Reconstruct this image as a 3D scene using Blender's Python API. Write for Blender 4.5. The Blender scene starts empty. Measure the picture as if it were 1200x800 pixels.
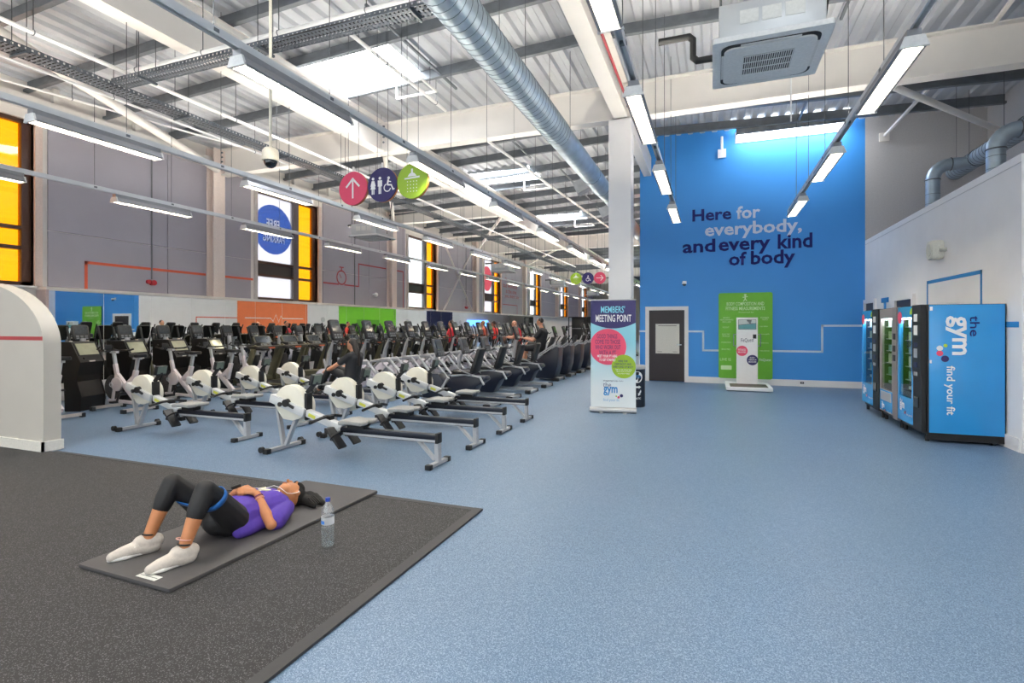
import bpy, bmesh, math, random
from mathutils import Vector, Matrix
random.seed(7)
C = bpy.context.scene.collection
SC = bpy.context.scene
PI = math.pi
R = math.radians

# ------------------------------------------------------------------ camera
cd = bpy.data.cameras.new('camera'); cam = bpy.data.objects.new('camera', cd); C.objects.link(cam)
cam.location = (0, 0, 1.5); cam.rotation_euler = (R(90), 0, R(20.97))
cd.sensor_width = 36; cd.lens = 613 / 1200 * 36; cd.shift_y = -18 / 1200
cd.clip_start = 0.05; cd.clip_end = 300
SC.camera = cam
# ------------------------------------------------------------------ light
LAMP = 78.0        # radiance of the strip lights
ROOFLIGHT = 14.0    # radiance of the translucent rooflights
w = bpy.data.worlds.new('overcast'); SC.world = w; w.use_nodes = True
bg = w.node_tree.nodes['Background']; bg.inputs[0].default_value = (0.90, 0.95, 1.0, 1); bg.inputs[1].default_value = 1.5
SC.view_settings.view_transform = 'Standard'; SC.view_settings.look = 'None'
SC.view_settings.exposure = 0.9; SC.view_settings.gamma = 1.0; SC.view_settings.use_curve_mapping = False
SC.cycles.max_bounces = 8; SC.cycles.diffuse_bounces = 5; SC.cycles.glossy_bounces = 4
SC.cycles.transparent_max_bounces = 12; SC.cycles.sample_clamp_indirect = 6; SC.cycles.use_denoising = True

# ------------------------------------------------------------------ materials
def lin(h):
    h = h.lstrip('#'); o = []
    for i in (0, 2, 4):
        v = int(h[i:i+2], 16) / 255; o.append(v / 12.92 if v <= .04045 else ((v + .055) / 1.055) ** 2.4)
    return (*o, 1)
MC = {}
def mat(h, rough=.5, metal=0., grain=.06, scale=40., bump=0., name=None, coat=0.):
    k = (h, rough, metal, grain, scale, bump, coat)
    if k in MC: return MC[k]
    m = bpy.data.materials.new(name or ('paint_' + h.lstrip('#'))); m.use_nodes = True
    nt = m.node_tree; p = nt.nodes['Principled BSDF']; c = lin(h)
    p.inputs['Roughness'].default_value = rough; p.inputs['Metallic'].default_value = metal
    p.inputs['Coat Weight'].default_value = coat
    tc = nt.nodes.new('ShaderNodeTexCoord'); nz = nt.nodes.new('ShaderNodeTexNoise'); nz.inputs['Scale'].default_value = scale
    nz.inputs['Detail'].default_value = 3
    rp = nt.nodes.new('ShaderNodeValToRGB')
    rp.color_ramp.elements[0].color = tuple(x * (1 - grain) for x in c[:3]) + (1,)
    rp.color_ramp.elements[1].color = tuple(min(1, x * (1 + grain)) for x in c[:3]) + (1,)
    rp.color_ramp.elements[0].position = .3; rp.color_ramp.elements[1].position = .7
    nt.links.new(tc.outputs['Object'], nz.inputs['Vector']); nt.links.new(nz.outputs['Fac'], rp.inputs['Fac'])
    nt.links.new(rp.outputs['Color'], p.inputs['Base Color'])
    if bump:
        b = nt.nodes.new('ShaderNodeBump'); b.inputs['Strength'].default_value = bump; b.inputs['Distance'].default_value = .01
        nt.links.new(nz.outputs['Fac'], b.inputs['Height']); nt.links.new(b.outputs['Normal'], p.inputs['Normal'])
    MC[k] = m; return m
def emit(name, col, s):
    m = bpy.data.materials.new(name); m.use_nodes = True; nt = m.node_tree; nt.nodes.remove(nt.nodes['Principled BSDF'])
    e = nt.nodes.new('ShaderNodeEmission'); e.inputs[0].default_value = (*col, 1); e.inputs[1].default_value = s
    nt.links.new(e.outputs[0], nt.nodes['Material Output'].inputs[0]); return m
def speckle(name, base, light, dark, sc, fl, fd, rough, bump=.1, big=.05):
    m = bpy.data.materials.new(name); m.use_nodes = True; nt = m.node_tree; p = nt.nodes['Principled BSDF']
    p.inputs['Roughness'].default_value = rough
    tc = nt.nodes.new('ShaderNodeTexCoord'); v = nt.nodes.new('ShaderNodeTexVoronoi'); v.inputs['Scale'].default_value = sc
    v.inputs['Randomness'].default_value = 1
    rp = nt.nodes.new('ShaderNodeValToRGB'); cr = rp.color_ramp; cr.interpolation = 'CONSTANT'
    cr.elements[0].position = 0; cr.elements[0].color = lin(dark); cr.elements[1].position = fd; cr.elements[1].color = lin(base)
    e = cr.elements.new(1 - fl); e.color = lin(light)
    sx = nt.nodes.new('ShaderNodeSeparateColor')
    nt.links.new(tc.outputs['Object'], v.inputs['Vector']); nt.links.new(v.outputs['Color'], sx.inputs[0]); nt.links.new(sx.outputs[0], rp.inputs['Fac'])
    nz = nt.nodes.new('ShaderNodeTexNoise'); nz.inputs['Scale'].default_value = .6; nz.inputs['Detail'].default_value = 4
    mr = nt.nodes.new('ShaderNodeMapRange'); mr.inputs[1].default_value = .3; mr.inputs[2].default_value = .7
    mr.inputs[3].default_value = 1 - big; mr.inputs[4].default_value = 1 + big
    nt.links.new(tc.outputs['Object'], nz.inputs['Vector']); nt.links.new(nz.outputs['Fac'], mr.inputs[0])
    mx = nt.nodes.new('ShaderNodeVectorMath'); mx.operation = 'SCALE'
    nt.links.new(rp.outputs['Color'], mx.inputs[0]); nt.links.new(mr.outputs[0], mx.inputs['Scale']); nt.links.new(mx.outputs[0], p.inputs['Base Color'])
    b = nt.nodes.new('ShaderNodeBump'); b.inputs['Strength'].default_value = bump; b.inputs['Distance'].default_value = .003
    nt.links.new(sx.outputs[1], b.inputs['Height']); nt.links.new(b.outputs['Normal'], p.inputs['Normal'])
    return m
def glass(name, tint, gloss=.08, diffuse=0., dcol=(1, 1, 1)):
    m = bpy.data.materials.new(name); m.use_nodes = True; nt = m.node_tree; nt.nodes.remove(nt.nodes['Principled BSDF'])
    t = nt.nodes.new('ShaderNodeBsdfTransparent'); t.inputs[0].default_value = (*tint, 1)
    g = nt.nodes.new('ShaderNodeBsdfGlossy'); g.inputs['Roughness'].default_value = .03
    x = nt.nodes.new('ShaderNodeMixShader'); x.inputs[0].default_value = gloss
    nt.links.new(t.outputs[0], x.inputs[1]); nt.links.new(g.outputs[0], x.inputs[2]); last = x
    if diffuse:
        d = nt.nodes.new('ShaderNodeBsdfTranslucent'); d.inputs[0].default_value = (*dcol, 1)
        y = nt.nodes.new('ShaderNodeMixShader'); y.inputs[0].default_value = diffuse
        nt.links.new(x.outputs[0], y.inputs[1]); nt.links.new(d.outputs[0], y.inputs[2]); last = y
    nt.links.new(last.outputs[0], nt.nodes['Material Output'].inputs[0]); return m

M_floor = speckle('blue_vinyl', '#587089', '#788CA6', '#435B78', 230, .22, .22, .42, .06)
M_rubber = speckle('black_rubber', '#1F1F21', '#57565A', '#161618', 260, .13, .35, .72, .2)
M_white = mat('#EDEBEA', .55, 0, .02, 3); M_steel = mat('#E4DFDA', .5, 0, .03, 2)
M_grey = mat('#A9A6AC', .55, 0, .03, 2); M_panel = mat('#A29EA8', .5, 0, .03, 1.5)
M_galv = mat('#A9ADB2', .38, .75, .14, 6); M_galvd = mat('#6C7177', .45, .3, .14, 5); M_deck = mat('#BDBFC4', .5, .05, .05, 2)
M_duct = mat('#B4C3CE', .42, .7, .12, 5); M_track = mat('#D4D6D9', .4, .2, .05, 5)
M_black = mat('#111113', .5, 0, .08, 60); M_rub = mat('#161617', .75, 0, .1, 80); M_dark = mat('#1E1E21', .5, 0, .08, 60)
M_silver = mat('#B6B7BA', .38, .35, .05, 30); M_chrome = mat('#C9CACC', .2, .9, .03, 20)
M_blue = mat('#3A90DE', .5, 0, .02, 1.2); M_navy = mat('#17204A', .5, 0, .03, 20); M_text = mat('#0B1366', .8, 0, .03, 20)
M_pale = mat('#C9D3E8', .5, 0, .02, 20); M_green = mat('#6CB82E', .5, 0, .03, 10); M_pink = mat('#DE4A6B', .5, 0, .02, 20)
M_lime = mat('#96B92B', .5, 0, .02, 20); M_indigo = mat('#2A2560', .5, 0, .02, 20); M_wht = mat('#EFEFEF', .5, 0, .02, 20)
M_orangeline = mat('#D9603F', .5, 0, .03, 10); M_redline = mat('#A8383E', .5, 0, .03, 10)
M_mirror = mat('#F1F4F2', .015, 1.0, 0, 1, name='mirror_glass')
M_scr = mat('#23272B', .12, 0, .1, 30, coat=.5)
M_wire = mat('#55585C', .4, .6, .05, 10)
E_lamp = emit('strip_light_glow', (1.0, .90, .72), LAMP); E_up = emit('added_uplight_glow', (1.0, .93, .80), LAMP*.60); E_roof2 = emit('rooflight_glow_soft', (.93, .97, 1.0), ROOFLIGHT*.6); E_roof = emit('rooflight_glow', (.93, .97, 1.0), ROOFLIGHT)

# ------------------------------------------------------------------ mesh helpers
class MB:
    def __init__(s): s.v = []; s.f = []
    def add(s, vs, fs):
        n = len(s.v); s.v += [tuple(x) for x in vs]; s.f += [[i + n for i in q] for q in fs]; return s
    def box(s, x0, y0, z0, x1, y1, z1):
        return s.add([(x0,y0,z0),(x1,y0,z0),(x1,y1,z0),(x0,y1,z0),(x0,y0,z1),(x1,y0,z1),(x1,y1,z1),(x0,y1,z1)],
                     [(0,3,2,1),(4,5,6,7),(0,1,5,4),(1,2,6,5),(2,3,7,6),(3,0,4,7)])
    def cb(s, c, d): return s.box(c[0]-d[0]/2, c[1]-d[1]/2, c[2]-d[2]/2, c[0]+d[0]/2, c[1]+d[1]/2, c[2]+d[2]/2)
    def bar(s, a, b, w, h, up=(0,0,1), w2=None, h2=None):          # box beam from a to b
        a = Vector(a); b = Vector(b); d = (b - a).normalized(); u = Vector(up)
        if abs(d.dot(u)) > .98: u = Vector((0,1,0))
        r = d.cross(u).normalized(); u = r.cross(d); w2 = w if w2 is None else w2; h2 = h if h2 is None else h2
        P = [a - r*w/2 - u*h/2, a + r*w/2 - u*h/2, a + r*w/2 + u*h/2, a - r*w/2 + u*h/2,
             b - r*w2/2 - u*h2/2, b + r*w2/2 - u*h2/2, b + r*w2/2 + u*h2/2, b - r*w2/2 + u*h2/2]
        return s.add(P, [(0,1,2,3),(7,6,5,4),(0,4,5,1),(1,5,6,2),(2,6,7,3),(3,7,4,0)])
    def tube(s, pts, r, n=8, caps=True):
        pts = [Vector(p) for p in pts]; rr = r if isinstance(r, (list, tuple)) else [r]*len(pts)
        u = None; vs = []
        for i, p in enumerate(pts):
            if i == 0: d = pts[1] - p
            elif i == len(pts)-1: d = p - pts[i-1]
            else: d = (pts[i+1] - p).normalized() + (p - pts[i-1]).normalized()
            d = d.normalized()
            if u is None:
                u = d.cross(Vector((0,0,1)))
                if u.length < .05: u = d.cross(Vector((0,1,0)))
            u = (u - d * u.dot(d)).normalized(); q = d.cross(u)
            for k in range(n):
                t = 2*PI*k/n; vs.append(p + (u*math.cos(t) + q*math.sin(t))*rr[i])
        fs = []
        for i in range(len(pts)-1):
            for k in range(n):
                a = i*n+k; b = i*n+(k+1) % n; fs.append((a, b, b+n, a+n))
        if caps: fs.append(tuple(range(n-1, -1, -1))); m = (len(pts)-1)*n; fs.append(tuple(range(m, m+n)))
        return s.add(vs, fs)
    def cyl(s, a, b, r, r2=None, n=16): return s.tube([a, b], [r, r if r2 is None else r2], n)
    def prism(s, poly, ax, t0, t1):                                  # poly in the plane perpendicular to ax
        n = len(poly)
        def P(a, b, t): return {'x': (t, a, b), 'y': (a, t, b), 'z': (a, b, t)}[ax]
        vs = [P(a, b, t0) for a, b in poly] + [P(a, b, t1) for a, b in poly]
        return s.add(vs, [tuple(range(n-1,-1,-1)), tuple(range(n, 2*n))] + [(i, (i+1) % n, (i+1) % n + n, i+n) for i in range(n)])
    def ell(s, c, r, n=12, m=8, rot=None):
        vs = []; fs = []; c = Vector(c)
        for i in range(m+1):
            a = PI*i/m
            for k in range(n):
                t = 2*PI*k/n; p = Vector((r[0]*math.sin(a)*math.cos(t), r[1]*math.sin(a)*math.sin(t), r[2]*math.cos(a)))
                if rot is not None: p = rot @ p
                vs.append(c + p)
        for i in range(m):
            for k in range(n): fs.append((i*n+k, (i+1)*n+k, (i+1)*n+(k+1) % n, i*n+(k+1) % n))
        return s.add(vs, fs)
    def ring(s, c, axis, R_, r, n=20, m=6):
        axis = Vector(axis).normalized(); u = axis.cross(Vector((0,0,1)))
        if u.length < .05: u = axis.cross(Vector((1,0,0)))
        u.normalize(); q = axis.cross(u); c = Vector(c); vs = []; fs = []
        for i in range(n):
            t = 2*PI*i/n; d = u*math.cos(t) + q*math.sin(t)
            for k in range(m):
                a = 2*PI*k/m; vs.append(c + d*(R_ + r*math.cos(a)) + axis*r*math.sin(a))
        for i in range(n):
            for k in range(m): fs.append((i*m+k, ((i+1) % n)*m+k, ((i+1) % n)*m+(k+1) % m, i*m+(k+1) % m))
        return s.add(vs, fs)
    def lathe(s, prof, c=(0,0,0), n=20):
        vs = []; fs = []
        for r, z in prof:
            for k in range(n): t = 2*PI*k/n; vs.append((c[0]+r*math.cos(t), c[1]+r*math.sin(t), c[2]+z))
        for i in range(len(prof)-1):
            for k in range(n): fs.append((i*n+k, i*n+(k+1) % n, (i+1)*n+(k+1) % n, (i+1)*n+k))
        return s.add(vs, fs)
    def build(s, name, m, parent=None, smooth=True, bev=0., **props):
        me = bpy.data.meshes.new(name); me.from_pydata(s.v, [], s.f)
        bm = bmesh.new(); bm.from_mesh(me); bmesh.ops.recalc_face_normals(bm, faces=bm.faces)
        if bev: bmesh.ops.bevel(bm, geom=[e for e in bm.edges if e.calc_face_angle(0) > .6], offset=bev, segments=2, affect='EDGES', profile=.5, clamp_overlap=True)
        bm.to_mesh(me); bm.free(); me.materials.append(m)
        if smooth:
            me.polygons.foreach_set('use_smooth', [True]*len(me.polygons)); me.set_sharp_from_angle(angle=R(38))
        o = bpy.data.objects.new(name, me); C.objects.link(o)
        if parent is not None: o.parent = parent
        for k, v in props.items(): o[k] = v
        return o
def box(name, m, parent, *a, bev=0., **p): return MB().box(*a).build(name, m, parent, bev=bev, **p)
def thing(name, label, cat, loc=(0,0,0), rz=0., group=None):
    o = bpy.data.objects.new(name, None); C.objects.link(o); o.empty_display_size = .1
    o.location = loc; o.rotation_euler = (0, 0, rz); o['label'] = label; o['category'] = cat
    if group: o['group'] = group
    return o
def tag(o, label, cat, group=None):
    o['label'] = label; o['category'] = cat
    if group: o['group'] = group
    return o
def struct(o): o['kind'] = 'structure'; return o
def sroot(name):
    o = bpy.data.objects.new(name, None); C.objects.link(o); o.empty_display_size = .1; o['kind'] = 'structure'; return o
def copy_of(root, loc, label, rz=None, group=None):
    r = root.copy(); C.objects.link(r); r.location = loc; r['label'] = label
    if rz is not None: r.rotation_euler = (0, 0, rz)
    if group: r['group'] = group
    for ch in list(root.children):
        c = ch.copy(); C.objects.link(c); c.parent = r
        for g in list(ch.children): d = g.copy(); C.objects.link(d); d.parent = c
    return r
ORD = ['first','second','third','fourth','fifth','sixth','seventh','eighth','ninth','tenth','eleventh','twelfth','thirteenth','fourteenth',
       'fifteenth','sixteenth','seventeenth','eighteenth','nineteenth','twentieth','twenty-first','twenty-second','twenty-third','twenty-fourth','twenty-fifth']
def rrect(x0, y0, x1, y1, r, n=4):
    o = []
    for cx, cy, a in ((x1-r, y0+r, -90), (x1-r, y1-r, 0), (x0+r, y1-r, 90), (x0+r, y0+r, 180)):
        for k in range(n+1): t = R(a + 90*k/n); o.append((cx + r*math.cos(t), cy + r*math.sin(t)))
    return o
def circ(cx, cy, r, n=28, ry=None): return [(cx + r*math.cos(2*PI*k/n), cy + (ry or r)*math.sin(2*PI*k/n)) for k in range(n)]
def arcs(cx, cy, r0, r1, a0, a1, n=16):
    return [(cx + r1*math.cos(R(a0+(a1-a0)*k/n)), cy + r1*math.sin(R(a0+(a1-a0)*k/n))) for k in range(n+1)] + \
           [(cx + r0*math.cos(R(a1+(a0-a1)*k/n)), cy + r0*math.sin(R(a1+(a0-a1)*k/n))) for k in range(n+1)]
class Plane:                                                        # flat print on a surface: origin, right, up
    def __init__(s, o, r, u): s.o = Vector(o); s.r = Vector(r).normalized(); s.u = Vector(u).normalized(); s.n = s.r.cross(s.u)
    def P(s, x, y, t=0.): return s.o + s.r*x + s.u*y + s.n*t
    def polys(s, name, polys, m, parent, t=.002, th=.0015, **p):
        b = MB()
        for q in polys:
            n = len(q); b.add([s.P(x, y, t-th) for x, y in q] + [s.P(x, y, t) for x, y in q],
                  [tuple(range(n-1,-1,-1)), tuple(range(n, 2*n))] + [(i, (i+1) % n, (i+1) % n + n, i+n) for i in range(n)])
        return b.build(name, m, parent, smooth=False, **p)
    def text(s, name, body, x0, y0, x1, y1, m, parent, t=.003, bold=.0, slant=0., mirror=False, **p):
        cu = bpy.data.curves.new('lettering', 'FONT'); cu.body = body; cu.offset = bold; cu.resolution_u = 2; cu.extrude = 0
        to = bpy.data.objects.new('lettering', cu); me = bpy.data.meshes.new_from_object(to)
        vs = [v.co.copy() for v in me.vertices]
        ax = min(v.x for v in vs); bx = max(v.x for v in vs); ay = min(v.y for v in vs); by = max(v.y for v in vs)
        for v, c in zip(me.vertices, vs):
            fx = (c.x-ax)/(bx-ax); fy = (c.y-ay)/(by-ay); fx2 = 1-fx if mirror else fx
            v.co = s.P(x0 + (x1-x0)*fx2, y0 + (y1-y0)*fy + slant*(x1-x0)*fx2, t)
        me.materials.clear(); me.materials.append(m)
        bpy.data.objects.remove(to); bpy.data.curves.remove(cu)
        o = bpy.data.objects.new(name, me); C.objects.link(o); o.parent = parent
        for k, v in p.items(): o[k] = v
        return o
# ================================================================== STRUCTURE
XW, XR, YB, XI, XS, YF, YN = -12.5, 3.42, 14.75, -1.87, 5.75, 58.0, -3.5
RIDGE = -1.7
def zdeck(x): return 6.66 - .036*abs(x - RIDGE)
floor = struct(box('floor', M_floor, None, XW-.3, YN, -.1, XS+.2, YF+.2, 0.))
rub = struct(MB().prism([(-12.5, -3.4), (-1.78, -3.4), (-1.78, 3.85), (-12.5, 3.85)], 'z', 0.0005, .012).build('rubber_floor', M_rubber))
box('edge_trim', mat('#2C2C2F', .6), rub, -1.82, -3.4, .001, -1.745, 3.89, .016)
box('edge_trim', mat('#2C2C2F', .6), rub, -7.3, 3.835, .001, -1.82, 3.89, .0145)

# ---- left wall: piers, sills and heads around the windows, clad in grey panels
wall_left = struct(box('wall_left', M_steel, None, XW-.25, YN, 0, XW-.03, YF, 2.27))
wy = [3.72, 11.68, 19.85, 28.05, 36.25, 44.45, 52.6]; WW = 2.55; wz0, wz1 = 2.29, 5.55
edges = [YN] + [q for a in wy for q in (a, a+WW)] + [YF]
box('wall_head', M_steel, wall_left, XW-.25, YN, wz1, XW-.03, YF, 6.4)
for i in range(0, len(edges), 2):
    a, b = edges[i], edges[i+1]
    box('wall_pier', M_steel, wall_left, XW-.25, a, 2.27, XW-.03, b, wz1)
    k = max(1, round((b-a-.6)/2.4)); a2, b2 = a+.22, b-.22
    for j in range(k):
        y0 = a2 + (b2-a2)*j/k + .008; y1 = a2 + (b2-a2)*(j+1)/k - .008
        box('wall_panel', M_panel, wall_left, XW-.035, y0, 2.3, XW, y1, 3.42)
        box('wall_panel', M_panel, wall_left, XW-.035, y0, 3.434, XW, y1, 5.72)
box('eaves_beam', M_steel, wall_left, XW-.03, YN, 5.74, XW+.14, YF, 5.97)
cy = [2.1, 10.2, 18.4, 26.6, 34.8, 43.0, 51.2]
for y in cy:
    b = MB(); zc = 2.275 if y > 6 else 0; b.box(XW-.03, y-.17, zc, XW+.02, y+.17, 6.2); b.box(XW+.02, y-.012, zc, XW+.24, y+.012, 6.2); b.box(XW+.24, y-.17, zc, XW+.265, y+.17, 6.2)
    b.build('steel_column', mat('#E6D6CE', .5), wall_left, bev=0)
    for dy in (1.35, 2.9, 4.5, 6.1):
        box('eaves_post', M_steel, wall_left, XW-.02, y+dy-.05, 5.97, XW+.08, y+dy+.05, 6.3)
# X bracing in one bay, service conduits and their red sounders
for a, b in (((23.0, 2.3), (26.3, 5.7)), ((26.3, 2.3), (23.0, 5.7))):
    MB().bar((XW+.06, a[0], a[1]), (XW+.06, b[0], b[1]), .02, .1, (1,0,0)).build('brace_flat', M_steel, wall_left)
for y, z0 in ((8.57, 2.62), (16.15, 2.3), (25.6, 2.6)):
    MB().cyl((XW+.02, y, z0), (XW+.02, y, 5.75), .018, n=8).build('conduit', mat('#77777B', .5), wall_left)
# painted orange line and stop-watch
L = Plane((XW+.002, 0, 0), (0,1,0), (0,0,1))
def stripe(name, pts, wd, m, parent, pl):
    q = []
    for (a, b), (c, d) in zip(pts, pts[1:]):
        if a == c: q.append([(a-wd/2, min(b,d)-wd/2), (a+wd/2, min(b,d)-wd/2), (a+wd/2, max(b,d)+wd/2), (a-wd/2, max(b,d)+wd/2)])
        else:
            e, f = min((a,b),(c,d)), max((a,b),(c,d)); q.append([(e[0]-wd/2, e[1]-wd/2), (f[0]+wd/2, f[1]-wd/2), (f[0]+wd/2, f[1]+wd/2), (e[0]-wd/2, e[1]+wd/2)])
    return pl.polys(name, q, m, parent)
stripe('painted_line', [(7.18, 2.28), (7.18, 2.86), (9.98, 2.86)], .06, M_orangeline, wall_left, L)
stripe('painted_line', [(10.42, 2.86), (11.5, 2.86)], .06, M_orangeline, wall_left, L)
stripe('painted_line', [(14.5, 3.0), (15.25, 3.0)], .05, M_redline, wall_left, L)
stripe('painted_line', [(15.6, 3.0), (16.4, 3.0), (16.4, 3.85), (18.15, 3.85)], .05, M_redline, wall_left, L)
stripe('painted_line', [(18.75, 3.85), (19.45, 3.85), (19.45, 2.3)], .05, M_redline, wall_left, L)
L.polys('stopwatch_drawing', [arcs(15.42, 3.25, .22, .27, 0, 180), arcs(15.42, 3.25, .22, .27, 180, 360), [(15.39,3.52),(15.45,3.52),(15.45,3.6),(15.39,3.6)], [(15.3,3.6),(15.54,3.6),(15.54,3.64),(15.3,3.64)], [(15.4,3.23),(15.43,3.23),(15.32,3.38),(15.3,3.36)]], M_redline, wall_left)
stripe('painted_line', [(31.0, 2.9), (33.6, 2.9), (33.6, 2.3)], .05, M_redline, wall_left, L)
for j, (tx, y0, y1, z0) in enumerate((('The only', 31.3, 33.0, 4.35), ('bad workout', 31.0, 33.6, 4.0), ('is the one', 31.5, 33.4, 3.65), ("you didn't do", 31.3, 33.9, 3.3))):
    L.text('lettering', tx, y0, z0, y1, z0+.28, M_redline, wall_left, bold=.01)

# ---- windows: frames, a white or clear pane beside an orange pane
G_or = glass('orange_film_glass', (.95, .58, .07), .05, .2, (.9, .30, .02)); G_wh = glass('frosted_white_film', (.68, .66, .67), .04, .25, (.6, .58, .6))
G_cl = glass('clear_glass', (.93, .97, .97), .08)
M_frame = mat('#46291C', .45)
for n, y in enumerate(wy):
    wroot = sroot('window_%d' % (n+1)); ob = lambda nm, m, *a: box(nm, m, wroot, *a)
    xa, xb = XW-.22, XW-.10; y1 = y+WW
    b = MB()
    for a in ((y, wz0, y+.1, wz1), (y1-.16, wz0, y1, wz1), (y, wz0, y1, wz0+.08), (y, wz1-.08, y1, wz1)): b.box(xa, a[0], a[1], xb, a[2], a[3])
    b.build('window_frame', M_frame, wroot)
    ob('mullion', mat('#5C5556', .45), xa, y+1.52, wz0, xb+.02, y+1.74, wz1)
    for z in (3.03, 3.42): ob('transom', M_frame, xa, y+.1, z-.035, xb+.015, y1-.16, z+.035)
    allor = n == 0
    gl = G_or if allor else (G_cl if n in (2, 4, 6) else G_wh)
    for z0, z1 in ((wz0+.08, 2.995), (3.455, wz1-.08)): ob('pane', gl, xa+.05, y+.1, z0, xa+.062, y+1.52, z1)
    ob('pane' if allor else 'spandrel_panel', G_or if allor else mat('#2E2C2E', .4), xa+.05, y+.1, 3.065, xa+.062, y+1.52, 3.385)
    for z0, z1 in ((wz0+.08, 2.995), (3.065, 3.385), (3.455, wz1-.08)): ob('pane', G_or, xa+.05, y+1.74, z0, xa+.062, y1-.16, z1)
    ob('window_sill', M_white, XW-.22, y-.02, wz0-.04, XW+.05, y1+.02, wz0)
    ob('window_jamb', mat('#D9C5BA', .5), XW-.1, y1, wz0, XW+.03, y1+.12, wz1)
    ob('window_jamb', mat('#C9C1BE', .5), XW-.1, y-.1, wz0, XW+.03, y, wz1)
    pl = Plane((xa+.068, 0, 0), (0,1,0), (0,0,1))
    if n == 1:
        pl.polys('vinyl_disc', [[(q, z) for q, z in circ(y+.76, 4.47, .76) if q > y+.05]], glass('blue_film', (.28, .40, .70), .05, .3, (.15, .28, .6)), wroot)
        pl.text('lettering', 'FREE', y+.48, 4.50, y+1.0, 4.78, M_wht, wroot, bold=.02, mirror=True, t=.006)
        pl.text('lettering', 'PARKING', y+.35, 4.08, y+1.2, 4.3, M_wht, wroot, bold=.02, mirror=True, t=.006)
    if n == 3:
        pl.polys('vinyl_disc', [[(q, z) for q, z in circ(y+.76, 4.35, .74) if q > y+.05]], glass('pink_film', (.85, .38, .42), .05, .3, (.8, .25, .28)), wroot)
# ---- mirrors along the left wall
mir = sroot('wall_mirror')
y = 6.36
while y < 36:
    box('mirror_panel', M_mirror, mir, XW+.276, y+.004, .35, XW+.282, y+.994, 2.2); y += .998
box('mirror_backing', M_white, mir, XW-.03, 6.36, 0, XW+.276, 36.4, 2.22)
box('mirror_ledge', M_steel, mir, XW-.03, 6.31, 2.22, XW+.30, YF, 2.275)
box('mirror_edge_trim', mat('#B9A9A8', .5), mir, XW-.02, 6.31, 0, XW+.29, 6.36, 2.22)

# ---- back wall (blue) with the lettering, door, green board
wall_back = struct(box('wall_back', M_blue, None, XI, YB, 0, XR, YB+.2, 6.75))
B = Plane((0, YB, 0), (1,0,0), (0,0,1))
TX = [('Here', -.5, 4.28, .46, 4.60, M_text), ('for', .58, 4.27, 1.14, 4.60, M_pale), ('everybody,', -.19, 3.77, 2.08, 4.20, M_pale),
      ('and', -.75, 3.45, .07, 3.80, M_text), ('every', .15, 3.35, 1.37, 3.71, M_text), ('kind', 1.54, 3.45, 2.31, 3.82, M_text), ('of', .40, 3.07, .82, 3.42, M_text), ('body', .92, 2.97, 1.93, 3.43, M_text)]
for t, x0, z0, x1, z1, m in TX: B.text('lettering', t, x0, z0, x1, z1, m, wall_back, bold=.024, t=.004)
def rstripe(pts, wd=.05): stripe('painted_line', pts, wd, mat('#CFDDF0', .5), wall_back, B)
rstripe([(-1.87, 1.36), (-1.74, 1.36)]); rstripe([(-.66, 1.36), (-.23, 1.36), (-.23, .86), (.15, .86)]); rstripe([(1.42, .87), (2.52, .87), (2.52, 1.51), (3.42, 1.51)])
bb = struct(box('baseboard_back', M_white, None, -.60, YB-.025, 0, XR, YB, .16)); struct(box('baseboard_back', M_white, None, XI, YB-.025, 0, -1.72, YB, .16))
door = sroot('door_1')
for a in ((-1.72, 0, -1.62, 2.03), (-.70, 0, -.60, 2.03), (-1.62, 1.93, -.70, 2.03)): box('door_frame', M_white, door, a[0], YB-.05, a[1], a[2], YB, a[3])
dl = box('door_leaf', mat('#2B2326', .45), door, -1.62, YB-.02, .01, -.70, YB+.0, 1.93)
nt_ = box('paper_notice', mat('#D9D6CC', .7), door, -1.45, YB-.026, .76, -.83, YB-.021, 1.56)
Plane((0, YB-.0265, 0), (1,0,0), (0,0,1)).polys('printed_line', [[(-1.38,1.5),(-.9,1.5),(-.9,1.52),(-1.38,1.52)], [(-1.4,.8),(-1.28,.8),(-1.28,.815),(-1.4,.815)], [(-1.0,.8),(-.88,.8),(-.88,.815),(-1.0,.815)]], mat('#8A877F', .7), door)
MB().cyl((-.78, YB-.07, 1.0), (-.78, YB-.02, 1.0), .012, n=8).bar((-.78, YB-.07, 1.0), (-.90, YB-.07, 1.0), .02, .02).build('door_handle', M_chrome, door)
tr2 = sroot('trim_2'); box('wall_return', M_white, tr2, XI-.02, YB-.03, 0, XI+.0, YB+.2, 1.25)
# side face of the blue block, seen in the mirrors: white, orange, white, green recess, white, navy, white
wall_inner = struct(box('wall_inner', M_white, None, XI, YB+.2, 0, XI+.15, YF, 6.7))
I = Plane((XI-.002, 0, 0), (0,-1,0), (0,0,1))
def ip(name, m, y0, y1, z0=0, z1=6.6, t=.012): box(name, m, wall_inner, XI-t, y0, z0, XI, y1, z1)
M_or = mat('#F0804E', .5, 0, .03, 3)
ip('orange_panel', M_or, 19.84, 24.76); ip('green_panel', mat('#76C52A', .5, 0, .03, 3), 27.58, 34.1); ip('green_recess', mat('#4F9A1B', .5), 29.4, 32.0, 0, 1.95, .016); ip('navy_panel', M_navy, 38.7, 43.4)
I.polys('painted_line', [[(-17.6,1.0),(-17.55,1.0),(-17.55,1.95),(-17.6,1.95)], [(-19.84,1.9),(-17.6,1.9),(-17.6,1.95),(-19.84,1.95)]], M_orangeline, wall_inner)
zz = [(-24.4,1.93),(-22.8,1.93),(-22.7,2.08),(-22.55,1.72),(-22.35,2.15),(-22.15,1.75),(-22.0,1.93),(-20.3,1.93)]
J = Plane((XI-.014, 0, 0), (0,-1,0), (0,0,1))
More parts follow.
